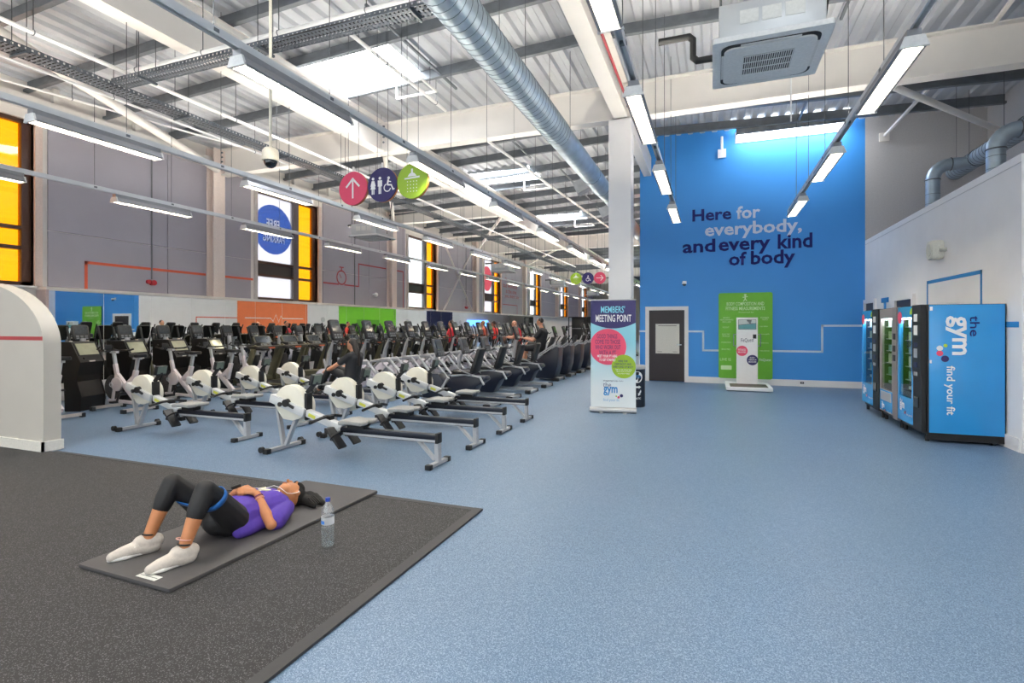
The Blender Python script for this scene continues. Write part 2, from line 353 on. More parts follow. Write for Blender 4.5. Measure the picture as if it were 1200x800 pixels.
J.polys('heartbeat_line', [[(a[0]-.01,a[1]-.025),(b[0]+.01,b[1]-.025),(b[0]+.01,b[1]+.025),(a[0]-.01,a[1]+.025)][::1] for a, b in zip([(x, z) for x, z in zz], zz[1:])], M_wht, wall_inner)
for yy in (26.1, 35.7, 45): MB().cyl((XI-.03, yy, 1.9), (XI, yy, 1.9), .16, n=20).build('wall_clock_face', mat('#C9C9C9', .5), wall_inner)
box('lit_counter_sign', emit('blue_sign_glow', (.1, .3, 1.0), 2.2), wall_inner, XI-.1, 46.5, 1.55, XI, 51.5, 2.1)
# high wall beyond the low block, side wall, far and near walls
struct(box('wall_back_upper', mat('#BDBABA', .55), None, XR, YB, 0, XS+.2, YB+.2, 6.7))
struct(box('wall_side', mat('#BDBABA', .55), None, XS, YN, 0, XS+.2, YB, 6.7))
struct(box('wall_far', mat('#B9B5A8', .55), None, XW-.25, YF, 0, XI+.15, YF+.2, 6.7)); 
wn = struct(box('wall_near', M_white, None, XW-.25, YN-.2, 5.2, XS+.2, YN, 6.7))
box('wall_near_sill', M_white, wn, XW-.25, YN-.2, 0, XS+.2, YN, .15)
gf = sroot('window_0')                                    # the glazed entrance front behind the camera
k = XW
while k < XS + .1:
    box('mullion', mat('#55585C', .45), gf, k-.05, YN-.16, .15, k+.05, YN-.02, 5.2)
    if k + 1.8 < XS + .1: box('pane', glass('clear_glass_front', (.96, .98, .98), .06), gf, k+.05, YN-.10, .15, k+1.77, YN-.088, 5.2)
    k += 1.825
box('transom', mat('#55585C', .45), gf, XW, YN-.16, 2.4, XS, YN-.02, 2.5)
# ---- low white block on the right
wall_right = struct(MB().box(XR, 7.95, 0, XR+.12, YB, 3.55).build('wall_right', M_white))
box('wall_right_near', M_white, wall_right, XR+.03, YN, 2.08, XR+.15, 7.95, 3.55)
box('wall_right_near', M_white, wall_right, XR+.03, YN, 0, XR+.15, 6.9, 2.08)
box('door_leaf', mat('#C9C8CC', .5), wall_right, XR+.08, 6.95, 0, XR+.12, 7.90, 2.04)
box('coping_strip', mat('#C4C2C2', .5), wall_right, XR-.006, 7.95, 3.44, XR, YB, 3.45)
box('block_roof', M_grey, wall_right, XR+.12, YN, 3.4, XS, YB, 3.5)
struct(box('baseboard_right', M_white, None, XR-.025, 7.95, 0, XR, YB, .16))
dj = sroot('trim_1')
for a in ((7.90, 0, 7.97, 2.12),): box('door_trim', M_white, dj, XR-.015, a[0], a[1], XR+.05, a[2], a[3])
Rr = Plane((XR-.002, 0, 0), (0,-1,0), (0,0,1))
M_bl = mat('#2F86C9', .5, 0, .02, 3)
stripe('painted_line', [(-10.85, 1.6), (-10.85, 2.24), (-8.94, 2.24), (-8.94, 1.6)], .055, M_bl, wall_right, Rr)
stripe('painted_line', [(-8.95, 1.52), (-8.02, 1.52)], .07, M_bl, wall_right, Rr)
for n_, (y0, y1, zt) in enumerate(((11.4, 12.5, 2.09), (13.8, 14.7, 2.12))):
    dr = sroot('door_%d' % (n_+2))
    for a in ((y0, 0, y0+.09, zt), (y1-.09, 0, y1, zt), (y0+.09, zt-.09, y1-.09, zt)): box('door_frame', M_white, dr, XR-.05, a[0], a[1], XR, a[2], a[3])
    box('door_leaf', mat('#2B2326', .45), dr, XR-.012, y0+.09, .01, XR, y1-.09, zt-.09)
box('blue_sign', M_bl, wall_right, XR-.02, 12.95, 2.0, XR, 13.4, 2.1); box('blue_sign', M_bl, wall_right, XR-.02, 13.12, 1.75, XR, 13.22, 2.0)

# ---- arched white partition on the left
b = MB(); zt, x0, xc, rx, rz = 1.27, -7.40, -8.95, 1.55, .80
po = [(-12.4, 0), (x0, 0), (x0, zt)] + [(xc + rx*math.cos(R(a)), zt + rz*math.sin(R(a))) for a in range(6, 91, 6)] + [(-12.4, zt+rz)]
pw = struct(b.prism(po, 'y', 3.80, 3.98).build('wall_arch', mat('#B9B4AC', .55, 0, .02, 3)))
Plane((0, 3.80, 0), (1,0,0), (0,0,1)).polys('red_stripe', [[(-12.4, 1.33), (x0-.02, 1.33), (x0-.02, 1.375), (-12.4, 1.375)]], M_redline, pw)
struct(MB().box(-12.4, 3.775, 0.012, x0+.02, 3.80, .13).box(x0, 3.775, 0.012, x0+.02, 4.0, .13).build('baseboard_arch', mat('#DAD6CE', .5)))

# ---- pillar and roof
pil = struct(MB().box(-1.90, 10.25, 0, -1.47, 10.62, 5.55).build('column', mat('#DEDCDD', .5, 0, .02, 3)))
box('column_skirting', M_white, pil, -1.93, 10.22, 0, -1.44, 10.65, .12)
ceiling = sroot('ceiling')
def ibeam(axis, c, z0, z1, a0, a1, fw=.26, name='steel_beam'):
    b = MB()
    for u0, u1, v0, v1 in ((-fw/2, fw/2, z0, z0+.025), (-fw/2, fw/2, z1-.025, z1), (-.012, .012, z0+.025, z1-.025)):
        if axis == 'x': b.box(a0, c+u0, v0, a1, c+u1, v1)
        else: b.box(c+u0, a0, v0, c+u1, a1, v1)
    return b.build(name, M_steel, ceiling, smooth=False)
def gusset(x, y, z):
    b = MB()
    for k in range(4): b.cyl((x-.02, y-.06+.0, z+k*.12), (x+.02, y-.06, z+k*.12), .022, n=6)
    b.build('bolt_row', M_galvd, ceiling)
bz0, bz1 = 5.53, 6.22
for y in (10.38, 26.7, 43.1):
    if y > 20: ibeam('x', y, bz0, bz1, XW+.2, XI+.1)
    else: ibeam('x', y, bz0, bz1, XW+.2, XS-.02)
for y in (2.1, 18.5, 34.9, 51.2): ibeam('x', y, 5.70, 6.16, XW+.2, -7.33)
for x in (-7.2, -1.66):
    for a, b2 in ((YN, 10.2), (10.55, 26.5), (26.85, 42.9), (43.3, YF)):
        if x > -2 and a > 10: break
        ibeam('y', x, bz0, bz1, a, b2)
MB().bar((-1.66, 10.55, 5.85), (-1.66, 14.7, 5.85), .2, .5).build('steel_beam', M_steel, ceiling)
for x, y in ((-1.52, 10.22), (-7.05, 10.22), (-12.1, 10.22)): gusset(x, y, 5.72)
# purlins, in two falls either side of the ridge
yp = [-5.2 + 1.42*i for i in range(0, 11)] + [11.45, 12.75, 14.0] + [15.6 + 1.42*i for i in range(30)]
for y in yp:
    if y < YN + .1: continue
    for xa, xb in ((XW, -7.2), (-7.2, RIDGE), (RIDGE, XS)):
        if y > 14.6 and xa >= RIDGE: continue
        b = MB()
        za, zb = zdeck(xa)-.004, zdeck(xb)-.004
        for dz0, dz1, dy0, dy1 in ((-.22, -.2, -.075, .0), (-.22, 0, -.008, .008), (-.02, 0, 0, .075), (-.2, -.17, -.075, -.06)):
            b.add([(xa, y+dy0, za+dz0), (xb, y+dy0, zb+dz0), (xb, y+dy1, zb+dz0), (xa, y+dy1, za+dz0), (xa, y+dy0, za+dz1), (xb, y+dy0, zb+dz1), (xb, y+dy1, zb+dz1), (xa, y+dy1, za+dz1)],
                  [(0,3,2,1),(4,5,6,7),(0,1,5,4),(1,2,6,5),(2,3,7,6),(3,0,4,7)])
        b.build('purlin', M_galvd, ceiling, smooth=False)
# corrugated deck with rooflight openings
def deck(x0, x1, y0, y1):
    xs = []; k = math.floor(x0/.3)
    while k*.3 < x1 + .01:
        for dx, dz in ((0, 0), (.10, 0), (.14, .055), (.26, .055)):
            x = k*.3 + dx
            if x0 - 1e-6 <= x <= x1 + 1e-6: xs.append((x, dz))
        k += 1
    vs = []
    for x, dz in xs: vs += [(x, y0, zdeck(x)+dz), (x, y1, zdeck(x)+dz)]
    MB().add(vs, [(2*i, 2*i+2, 2*i+3, 2*i+1) for i in range(len(xs)-1)]).build('roof_sheet', M_deck, ceiling, smooth=False)
def rooflight(x0, x1, y0, y1):
    dz = .06 if y1 < 14 or x0 < 0 else -.16
    za, zb = zdeck(x0)+dz, zdeck(x1)+dz
    b = MB(); n = 8
    for i in range(n):
        a = x0 + (x1-x0)*i/n; c = x0 + (x1-x0)*(i+1)/n; z = za + (zb-za)*(i+.5)/n
        b.box(a+.004, y0, z, c-.004, y1, z+.02)
    b.build('rooflight_panel', E_roof if dz > 0 else E_roof2, ceiling, smooth=False)
    MB().box(x0-.05, y0-.03, min(za, zb)-.1, x1+.05, y0, max(za, zb)+.1).box(x0-.05, y1, min(za, zb)-.1, x1+.05, y1+.03, max(za, zb)+.1).build('rooflight_curb', M_galv, ceiling)
RL = (-7.8, -5.4); RR = (.6, 3.0)
ly = [(.2, 1.6), (7.7, 9.1), (15.3, 16.6), (22.2, 23.5), (29.7, 31.0), (37.2, 38.5), (44.7, 46)]; ry = [(-1.4, .0), (14.1, 14.73)]
deck(XW-.3, RL[0], YN, YF); deck(RL[1], RR[0]-.0, YN, YF); deck(RR[1], XS+.3, YN, YB+.1)
def strips(xx, cuts, ye):
    y = YN
    for a, b in cuts: deck(xx[0], xx[1], y, a); rooflight(xx[0], xx[1], a, b); y = b
    if ye > y + .05: deck(xx[0], xx[1], y, ye)
strips(RL, ly, YF); strips(RR, ry, YB+.15)
# bracing tubes, struts and anti-sag rods
for a, b2, r in (((-8.9, 3.4, 5.62), (-12.2, 10.1, 5.62), .085), ((-12.2, 18.3, 5.75), (-7.4, 10.7, 5.7), .06), ((-7.4, 18.4, 5.75), (-12.2, 26.5, 5.75), .06), ((-12.2, 34.6, 5.75), (-7.4, 26.9, 5.75), .06),
                 ((2.9, 10.75, 5.62), (5.6, 13.9, 5.62), .06), ((-7.4, 14.4, 5.8), (-12.2, 14.4, 5.75), .055), ((-7.4, 22.5, 5.8), (-12.2, 22.5, 5.75), .055)):
    MB().cyl(a, b2, r, n=12).build('brace_tube', M_steel, ceiling)
for x in (-4.9, 1.9): 
    for y0, y1 in ((6.6, 9.6), (11.5, 14.3)): MB().bar((x, y0, 6.36), (x, y1, 6.36), .04, .04).build('anti_sag_rod', M_galvd, ceiling)
for y0, y1 in ((15.6, 20.0), (21.0, 26)): MB().bar((-4.4, y0, 6.36), (-4.4, y1, 6.36), .04, .04).build('anti_sag_rod', M_galvd, ceiling)
for a, b2 in (((3.80, 14.7, 6.0), (4.08, 12.75, 6.3)), ((4.1, 10.75, 6.16), (4.1, 9.2, 6.35))): MB().bar(a, b2, .05, .05).build('tie_rod', M_steel, ceiling)
box('foot_plate', M_steel, ceiling, 3.70, 14.71, 5.88, 3.90, 14.75, 6.08)
# ================================================================== ROOF SERVICES
def zup(x): return zdeck(x) + .003
M_trough = mat('#8E8F94', .4, .3, .04, 20); M_endcap = mat('#D6D6D6', .45)
def luminaire_proto():
    t = thing('strip_light', 'x', 'light', (0,0,0), 0, None)
    po = [(-.085, 0), (-.10, .012), (-.065, .085), (.065, .085), (.10, .012), (.085, 0), (.075, 0), (.06, .07), (-.06, .07), (-.075, 0)]
    MB().prism(po, 'y', .0, 1.48).build('reflector', M_trough, t, smooth=False)
    for y in (0, 1.48): MB().prism([(-.105, -.004), (.105, -.004), (.07, .09), (-.07, .09)], 'y', y-.012, y+.012).build('end_cap', M_endcap, t, smooth=False)
    MB().box(-.027, .03, .058, .027, 1.45, .066).build('lamp_tube', E_lamp, t, smooth=False)
    MB().prism([(-.074, .002), (-.059, .069), (.059, .069), (.074, .002), (.072, .002), (.057, .067), (-.057, .067), (-.072, .002)], 'y', .01, 1.47).build('liner', mat('#F2EDE2', .35), t, smooth=False)
    MB().box(-.05, .0, .085, .05, 1.48, .149).build('gear_tray', M_trough, t, smooth=False)
    b = MB()
    for k in range(14): b.box(-.066, .1+k*.098, .004, .066, .104+k*.098, .045)
    for x in (-.074, .071): b.box(x, .012, .002, x+.003, 1.468, .03)
    b.build('louvre', mat('#E6E3DA', .3, .2), t, smooth=False)
    return t
lp = luminaire_proto(); used = []
TR = [('leftmost track by the windows', -10.35, 3.80, 3.55, 2.86, 18, YN), ('second track from the windows', -7.26, 3.83, 3.60, 2.93, 15, YN), ('track beside the spiral duct', -3.93, 3.80, 3.45, 2.90, 14, YN),
      ('track passing the column', -.74, 3.80, 2.60, 2.70, 4, YN), ('rightmost track', 1.565, 3.82, 5.25, 2.86, 3, YN)]
for nm, x, z, y0, dy, n, ys in TR:
    yend = y0 + dy*(n-1) + 1.9
    t = thing('light_track', 'slim galvanised lighting rail, the ' + nm, 'lighting track', (x, 0, z+.14))
    MB().prism([(-.03, .012), (-.03, .075), (.03, .075), (.03, .012), (.022, .012), (.022, .067), (-.022, .067), (-.022, .012)], 'y', ys+.1, yend).build('rail', M_track, t, smooth=False)
    MB().box(-.026, ys+.15, .0752, .026, yend-.05, .0772).build('added_uplight_strip', E_up, t, smooth=False); b = MB()  # glowing strip added along the rail top to brighten the roof
    for q in (-.033, .029): b.box(q, ys+.1, .012, q+.004, yend, .084)
    b.build('rail_lip', M_track, t, smooth=False)
    k = 0; yy = ys + 1.0
    while yy < yend:
        MB().cyl((0, yy, .07), (0, yy, zup(x) - z - .14), .0045, n=6).build('suspension_wire', M_wire, t)
        MB().cb((0, yy, .050), (.075, .05, .03)).build('wire_clamp', M_galvd, t); yy += 1.43
    i = -int((y0 - ys - .3) // dy)
    for j in range(i, n):
        p = (x, y0 + dy*j, z)
        side = 'second to last' if j == n-2 else ('last' if j == n-1 else None)
        lab = ('strip light, %s in view on the %s' % (ORD[j], nm)) if j >= 0 else ('strip light, %s behind the camera on the %s' % (ORD[-j-1], nm))
        if not used: lp.location = p; lp['label'] = lab; used.append(1)
        else: copy_of(lp, p, lab)
# ---- cable trays
M_tray = mat('#565C64', .45, .4, .1, 8)
def tray(label, p0, p1, wdt=.3):
    p0 = Vector(p0); p1 = Vector(p1); t = thing('cable_tray', label, 'cable tray', p0)
    d = p1 - p0; ln = d.length; d.normalize(); s_ = Vector((0,0,1)).cross(d)
    def P(a, b, c): return d*a + s_*b + Vector((0,0,c))
    for sg in (-1, 1):
        b = MB(); q = wdt/2*sg
        n = int(ln/.07)
        b.bar(P(0, q, .052), P(ln, q, .052), .004, .014); b.bar(P(0, q, .008), P(ln, q, .008), .004, .02)
        for k in range(n): b.bar(P(k*.07, q, .03), P(k*.07+.045, q, .03), .004, .034)
        b.build('side_rail', M_tray, t, smooth=False, kind='stuff')
    b = MB()
    for k in range(int(ln/.055)): b.bar(P(k*.055+.02, -wdt/2, .002), P(k*.055+.02, wdt/2, .002), .032, .003)
    b.bar(P(0, -.05, .002), P(ln, -.05, .002), .03, .0035); b.bar(P(0, .06, .002), P(ln, .06, .002), .03, .0035)
    b.build('perforated_base', M_tray, t, smooth=False, kind='stuff')
    b = MB()
    for o in (-.09, -.04, .03): b.tube([P(0, o, .02), P(ln*.3, o+.02, .022), P(ln*.7, o-.02, .02), P(ln, o, .02)], .012, 6)
    b.build('cable', M_black, t)
    k = .6
    while k < ln:
        for q in (-wdt/2-.01, wdt/2+.01):
            a = P(k, q, 0); MB().cyl(a, a + Vector((0, 0, zup((p0+a).x) - p0.z)), .005, n=6).build('hanger_rod', M_wire, t)
        MB().bar(P(k, -wdt/2-.03, -.02), P(k, wdt/2+.03, -.02), .03, .03).build('hanger_bracket', M_tray, t); k += 2.2
tray('long perforated cable tray running down the hall under the roof', (-8.3, YN+.3, 5.0), (-8.3, 40, 5.0))
tray('short perforated cable tray crossing above the signs, square to the long one', (-8.12, 5.1, 5.02), (-2.95, 5.1, 5.02), .22)
# ---- white sprinkler pipes
def pipe(label, pts, r, drops=(), m=M_white):
    t = thing('sprinkler_pipe', label, 'pipe', pts[0]); o = Vector(pts[0])
    MB().tube([Vector(p)-o for p in pts], r, 8).build('pipe_run', m, t)
    for p in drops:
        q = Vector(p) - o
        MB().cyl(q, q + Vector((0,0,zup(p[0])-p[2])), .006, n=6).build('hanger_rod', M_wire, t)
        MB().ring(q, (0,1,0) if abs(pts[1][1]-pts[0][1]) > 1 else (1,0,0), r+.004, .007, 12, 5).build('pipe_clip', M_galvd, t)
    return t
pipe('white pipe crossing the hall just above the short cable tray', [(-8.45, 5.4, 5.4), (-2.9, 5.4, 5.4)], .035, [(x, 5.4, 5.4) for x in (-8.2, -6.8, -5.4, -4.0)])
pipe('white pipe running down the hall beside the long cable tray', [(-8.0, -2, 5.2), (-8.0, 32, 5.2)], .03, [(-8.0, y, 5.2) for y in (1, 4, 7, 10, 13, 16, 19, 22)])
pipe('thin white pipe high between the windows and the long cable tray', [(-9.7, 0, 5.45), (-9.7, 10.0, 5.45)], .022, [(-9.7, y, 5.45) for y in (3, 6, 9)])
pipe('white pipe running from the first rooflight to the cross beam', [(-5.15, 6.4, 5.95), (-5.15, 9.6, 5.95)], .032, [(-5.15, 7.5, 5.95), (-5.15, 9.2, 5.95)])
pipe('white pipe running beyond the cross beam beside the rooflights', [(-4.95, 11.0, 5.85), (-4.2, 24.5, 5.85)], .035, [(-4.9, 12.2, 5.85), (-4.6, 17, 5.85), (-4.4, 21, 5.85)])
pipe('red cable conduit running on the beam to the column', [(-1.45, 5.5, 5.6), (-1.45, 9.9, 5.6)], .022, m=mat('#A02A34', .5))
pipe('thin pipe crossing under the deck near the orange window', [(-12.0, 3.0, 5.75), (-10.4, 9.5, 5.75)], .02, [(-11.2, 6.2, 5.75)])
for i, (y, nm) in enumerate(((8.4, 'first'), (16.0, 'second'), (22.9, 'third'))):
    t = thing('rooflight_actuator', 'white bracket-shaped rail hanging at the edge of the %s rooflight' % nm, 'bracket', (-5.0, y, 6.05))
    b = MB(); b.bar((-.9, .55, 0), (0, .55, 0), .035, .035).bar((0, .55, 0), (0, 0, 0), .035, .035).bar((-.9, .55, 0), (-.9, .55, .3), .03, .03).bar((0, 0, 0), (-.5, 0, 0), .035, .035)
    b.build('rail', M_white, t); MB().cyl((0, .3, 0), (0, .3, zup(-5)-6.05), .008, n=6).build('hanger_rod', M_wire, t)
# ---- big spiral duct
def spiral(root, pts, r, pitch, nm='spiral_seam', n=24):
    MB().tube(pts, r, n).build('duct_body', M_duct, root)
    a, b2 = Vector(pts[0]), Vector(pts[1]); d = (b2-a); ln = d.length; d.normalize(); u = d.cross(Vector((0,0,1)))
    if u.length < .1: u = Vector((1,0,0))
    u.normalize(); v = d.cross(u); q = []
    k = 0
    while k*pitch/24 < ln: t = 2*PI*k/24; q.append(a + d*(k*pitch/24) + (u*math.cos(t) + v*math.sin(t))*(r+.002)); k += 1
    MB().tube(q, .0045, 5).build(nm, mat('#77828A', .45, .4), root)
t = thing('spiral_duct', 'large galvanised spiral ventilation duct running overhead down the hall', 'duct', (-2.68, 0, 5.08))
spiral(t, [(0, 1.0, 0), (0, 9.4, 0)], .235, .135)
MB().tube([(0, 9.4, 0), (0, 13.4, 0)], .228, 24).build('duct_body', M_duct, t)
MB().tube([(0, 13.4, 0), (0, 14.2, 0), (0, 30, 0)], [.228, .19, .19], 24).build('duct_body', M_duct, t)
for y in (9.4, 12.2, 13.4, 14.2): MB().ring((0, y, 0), (0,1,0), .228 if y < 14 else .19, .008, 28, 5).build('duct_joint', M_galvd, t)
for y, s_ in ((12.7, -1), (15.8, -1), (18.5, -1)):
    MB().bar((-.15, y, -.05), (-.48, y+.0, -.2), .3, .3, (0,1,0)).build('side_outlet', M_galv, t)
for y in (2, 4.5, 7, 9.5, 12, 15, 18):
    for x in (-.2, .2): MB().cyl((x, y, .1), (x, y, zup(-2.68)-5.08), .005, n=6).build('hanger_rod', M_wire, t)
# ---- ducts over the low white block
t = thing('spiral_duct', 'steel spiral duct running along above the low white block', 'duct', (5.0, 0, 4.9))
spiral(t, [(0, 4.5, 0), (0, 14.3, 0)], .165, .13)
MB().ring((0, 13.2, 0), (0,1,0), .17, .01, 24, 5).build('duct_joint', M_galvd, t); MB().ring((0, 11.4, 0), (0,1,0), .17, .012, 24, 5).build('duct_joint', M_galvd, t)
for y in (7, 9.5, 12.2, 13.6): MB().cyl((0, y, .1), (0, y, zup(5)-4.9), .005, n=6).build('hanger_rod', M_wire, t)
for y, lab, ztop, x0 in ((13.36, 'bent steel duct rising from the low white block, farther one', 4.80, 4.3), (10.75, 'bent steel duct rising from the low white block, nearer one', 4.62, 4.3)):
    h = ztop - 3.5; r = .125; t0 = t
    t = bpy.data.objects.new('branch_duct', None); C.objects.link(t); t.parent = t0; t.location = (x0-5.0, y, 3.5-4.9)
    pts = [(0, 0, 0), (0, 0, h-.25)] + [(.3-.3*math.cos(R(a)), 0, h-.25+.3*math.sin(R(a))) for a in (15, 30, 45, 60, 75, 90)] + [(.62 if y > 12 else .62, 0, h+.05)]
    MB().tube(pts, r, 20).build('duct_body', M_duct, t)
    for z in [.15 + .2*k for k in range(int((h-.3)/.2))]: MB().ring((0, 0, z), (0,0,1), r, .004, 24, 4).build('duct_seam', M_galvd, t)
    MB().ring(pts[1], (0,0,1), r+.003, .012, 24, 5).build('duct_joint', M_galvd, t); MB().ring(pts[-2], (1,0,0), r+.003, .012, 24, 5).build('duct_joint', M_galvd, t)
    MB().cyl((.4, 0, h+.1), (.4, 0, zup(x0)-3.5), .005, n=6).build('hanger_rod', M_wire, t); t = t0
# ---- ceiling cassette units
def cassette(label, loc, rz=0.):
    t = thing('air_conditioner', label, 'air conditioner', loc, rz)
    MB().box(-.42, -.42, .045, .42, .42, .36).build('casing', mat('#C3C6C8', .4, .5, .05, 4), t, bev=.01)
    MB().prism(rrect(-.475, -.475, .475, .475, .03), 'z', 0, .045).build('fascia', mat('#E4E3E1', .45), t)
    b = MB()
    b.prism(rrect(-.40, -.40, .40, .40, .09, 6), 'z', -.006, .001); b.build('air_outlet_groove', M_black, t)
    MB().prism(rrect(-.375, -.36, .375, .36, .085, 6), 'z', -.02, .0).build('inner_panel', mat('#DFDEDC', .45), t)
    for a in (0, 90, 180, 270):
        rt = Matrix.Rotation(R(a), 4, 'Z'); b = MB().box(-.24, .372, -.014, .24, .398, -.008); b.v = [tuple(rt @ Vector(v)) for v in b.v]; b.build('louvre_flap', mat('#D6D5D2', .45), t)
    MB().box(-.21, -.19, -.022, .21, .19, -.019).build('intake_recess', M_black, t)
    b = MB()
    for k in range(23): b.box(-.21+k*.0186, -.19, -.026, -.21+k*.0186+.008, .19, -.021)
    for k in range(4): b.box(-.21, -.19+k*.123, -.027, .21, -.18+k*.123, -.022)
    b.build('intake_grille', mat('#DDDCD9', .45), t)
    for sx in (-.4, .4):
        for sy in (-.4, .4): MB().cyl((sx, sy, .3), (sx, sy, zup(loc[0])-loc[2]), .006, n=6).build('hanger_rod', M_wire, t)
    MB().tube([(-.42, .2, .2), (-.62, .2, .2), (-.66, .2, .24), (-.66, .2, .42), (-.7, .2, .46), (-1.0, .2, .46)], .035, 10).build('pipe_lagging', M_black, t)
    MB().tube([(.42, .1, .12), (.40, .1, .3), (.5, .1, .35), (.6, .1, 1.2)], .012, 6).build('cable', M_black, t)
    b = MB()
    for k in range(3): b.box(-.25+k*.18, -.424, .16, -.10+k*.18, -.42, .28)
    b.build('data_plate', mat('#D8D8D4', .5), t)
    return t
cassette('white square ceiling cassette above the open floor, nearest unit', (.475, 5.45, 4.0))
cassette('white ceiling cassette hanging near the clear window on the left', (-9.12, 12.6, 4.02))
cassette('white ceiling cassette hanging farther down the left side', (-9.05, 22.5, 4.0)); cassette('white ceiling cassette hanging beyond the red and navy small signs', (-9.05, 32, 4.0))
cassette('white ceiling cassette farthest down the left side', (-9.05, 42, 4.0))
# ---- CCTV
t = thing('security_camera', 'white dome security camera on a pole hanging from the roof', 'security camera', (-4.6, 4.48, 3.36))
MB().cyl((0, 0, .1), (0, 0, zup(-4.6)-3.36), .016, n=10).build('pole', mat('#D8D2C4', .5), t)
MB().lathe([(0, .12), (.06, .12), (.085, .09), (.09, .0), (.085, -.02), (0, -.02)], n=24).build('housing', mat('#DED6C6', .45), t)
MB().lathe([(.07, -.02), (.07, -.04), (.055, -.075), (.03, -.095), (0, -.1)], n=24).build('dome', mat('#15171C', .08, coat=1.), t)
t = thing('security_camera', 'small white dome security camera on the blue wall above the door', 'security camera', (-.7, YB, 2.62))
MB().box(-.05, -.02, -.0, .05, 0, .09).cyl((0, -.09, .02), (0, -.02, .05), .03).build('bracket', M_wht, t); MB().ell((0, -.1, -.0), (.055, .055, .055)).build('dome', mat('#30343A', .1, coat=1.), t)
MB().ell((0, -.1, .02), (.062, .062, .045)).build('housing', M_wht, t)
t = thing('security_camera', 'small pale camera on the grey wall panel beside the clear window', 'security camera', (XW, 17.3, 2.75))
MB().cyl((0, 0, .0), (.1, 0, .0), .03).build('bracket', M_wht, t); MB().ell((.14, 0, -.02), (.09, .08, .09)).build('dome', M_wht, t)
# ---- small fittings
for y, z, lab in ((8.57, 2.53, 'red fire sounder at the foot of the first wall conduit'), (25.6, 2.5, 'red fire sounder at the foot of the far wall conduit')):
    t = thing('fire_sounder', lab, 'alarm', (XW, y, z)); M_r = mat('#B32430', .4)
    MB().cyl((0, 0, 0), (.06, 0, 0), .06).build('base', M_r, t); MB().cyl((.06, 0, 0), (.11, 0, 0), .05, .065).build('horn', M_r, t); MB().cyl((.0, -.08, .02), (.06, -.08, .02), .05).build('beacon', M_r, t)
t = thing('wall_bracket', 'white tie rod with a square foot plate on the top of the blue wall', 'bracket', (.23, YB-.02, 6.0))
box('foot_plate', M_wht, t, -.1, -.02, -.1, .1, .02, .12); MB().cyl((0, 0, .1), (0, 0, .45), .03).build('rod', M_wht, t)
t = thing('wall_speaker', 'cream round wall speaker high on the low white wall', 'speaker', (XR, 10.28, 2.72))
MB().prism(rrect(-.14, -.15, .14, .15, .07, 6), 'x', -.16, 0).build('body', mat('#DAD9CE', .5), t, bev=.02); MB().cyl((-.17, -.0, 0), (-.155, 0, 0), .1).build('grille', mat('#C8C8BE', .6), t)
MB().cyl((0, -.2, -.02), (-.08, -.2, -.02), .03).build('knuckle', mat('#C8C8BE', .6), t)
t = thing('cable_drop', 'thin white rod hanging low from the roof over the open floor', 'rod', (.86, 6.9, 3.9)); MB().cyl((0, 0, 0), (0, 0, 2.5), .008, n=6).build('rod', M_wht, t)
# ---- hanging round signs
def sign(label, loc, r, face, back, icon, rz=0., hang=True):
    t = thing('hanging_sign', label, 'sign', loc, rz)
    MB().prism([(a, c) for a, c in circ(0, 0, r, 40)], 'y', -.012, .012).build('disc', face, t, smooth=True)
    MB().prism([(a, c) for a, c in circ(0, 0, r*.995, 40)], 'y', .012, .05).build('back_disc', back, t)
    p = Plane((0, -.0125, 0), (1,0,0), (0,0,1)); icon(p, t, r)
    MB().box(-.012, -.01, r-.02, .012, .02, r+.08).build('hanging_tab', M_wht, t)
    for x in (-.1, .1): MB().cyl((x, .005, r-.02), (x, .005, zup(loc[0])-loc[2]), .004, n=6).build('suspension_wire', M_wire, t)
def sc(polys, k): return [[(x*k, y*k) for x, y in q] for q in polys]
def thick(a, b, wd):
    dx, dy = b[0]-a[0], b[1]-a[1]; l = math.hypot(dx, dy); nx, ny = -dy/l*wd/2, dx/l*wd/2
    return [(a[0]+nx, a[1]+ny), (a[0]-nx, a[1]-ny), (b[0]-nx, b[1]-ny), (b[0]+nx, b[1]+ny)]
def ic_up(p, t, r): p.polys('arrow_symbol', sc([thick((0,-.6), (0,.55), .11), thick((.03,.6), (-.48,.08), .12), thick((-.03,.6), (.48,.08), .12)], r), M_wht, t)
def ic_rt(p, t, r): p.polys('arrow_symbol', sc([thick((-.6,0), (.55,0), .1), thick((.6,.03), (.15,-.45), .1), thick((.6,-.03), (.15,.45), .1)], r), M_wht, t)
def chair_polys(cx, s_): return [[(cx+x*s_, y*s_) for x, y in q] for q in [circ(.05, .42, .1, 14), thick((.02,.32), (-.05,-.05), .13), thick((-.05,-.05), (.28,-.08), .1), thick((.25,-.05), (.42,-.42), .1), thick((.4,-.4),(.52,-.34),.08), thick((0,.2),(.24,.14),.07)]] + [[(cx+x*s_, y*s_) for x, y in q] for q in [arcs(-.06, -.24, .22, .29, 110, 350)]]
def man(cx, s_): return [[(cx+x*s_, y*s_) for x, y in q] for q in [circ(0, .52, .12, 14), [(-.2,.36),(.2,.36),(.2,-.12),(.12,-.12),(.12,-.7),(.02,-.7),(.02,-.15),(-.02,-.15),(-.02,-.7),(-.12,-.7),(-.12,-.12),(-.2,-.12)]]]
def woman_i(cx, s_): return [[(cx+x*s_, y*s_) for x, y in q] for q in [circ(0, .52, .12, 14), [(-.12,.36),(.12,.36),(.24,-.05),(.17,-.08),(.24,-.3),(.12,-.3),(.12,-.7),(.03,-.7),(.03,-.3),(-.03,-.3),(-.03,-.7),(-.12,-.7),(-.12,-.3),(-.24,-.3),(-.17,-.08),(-.24,-.05)]]]
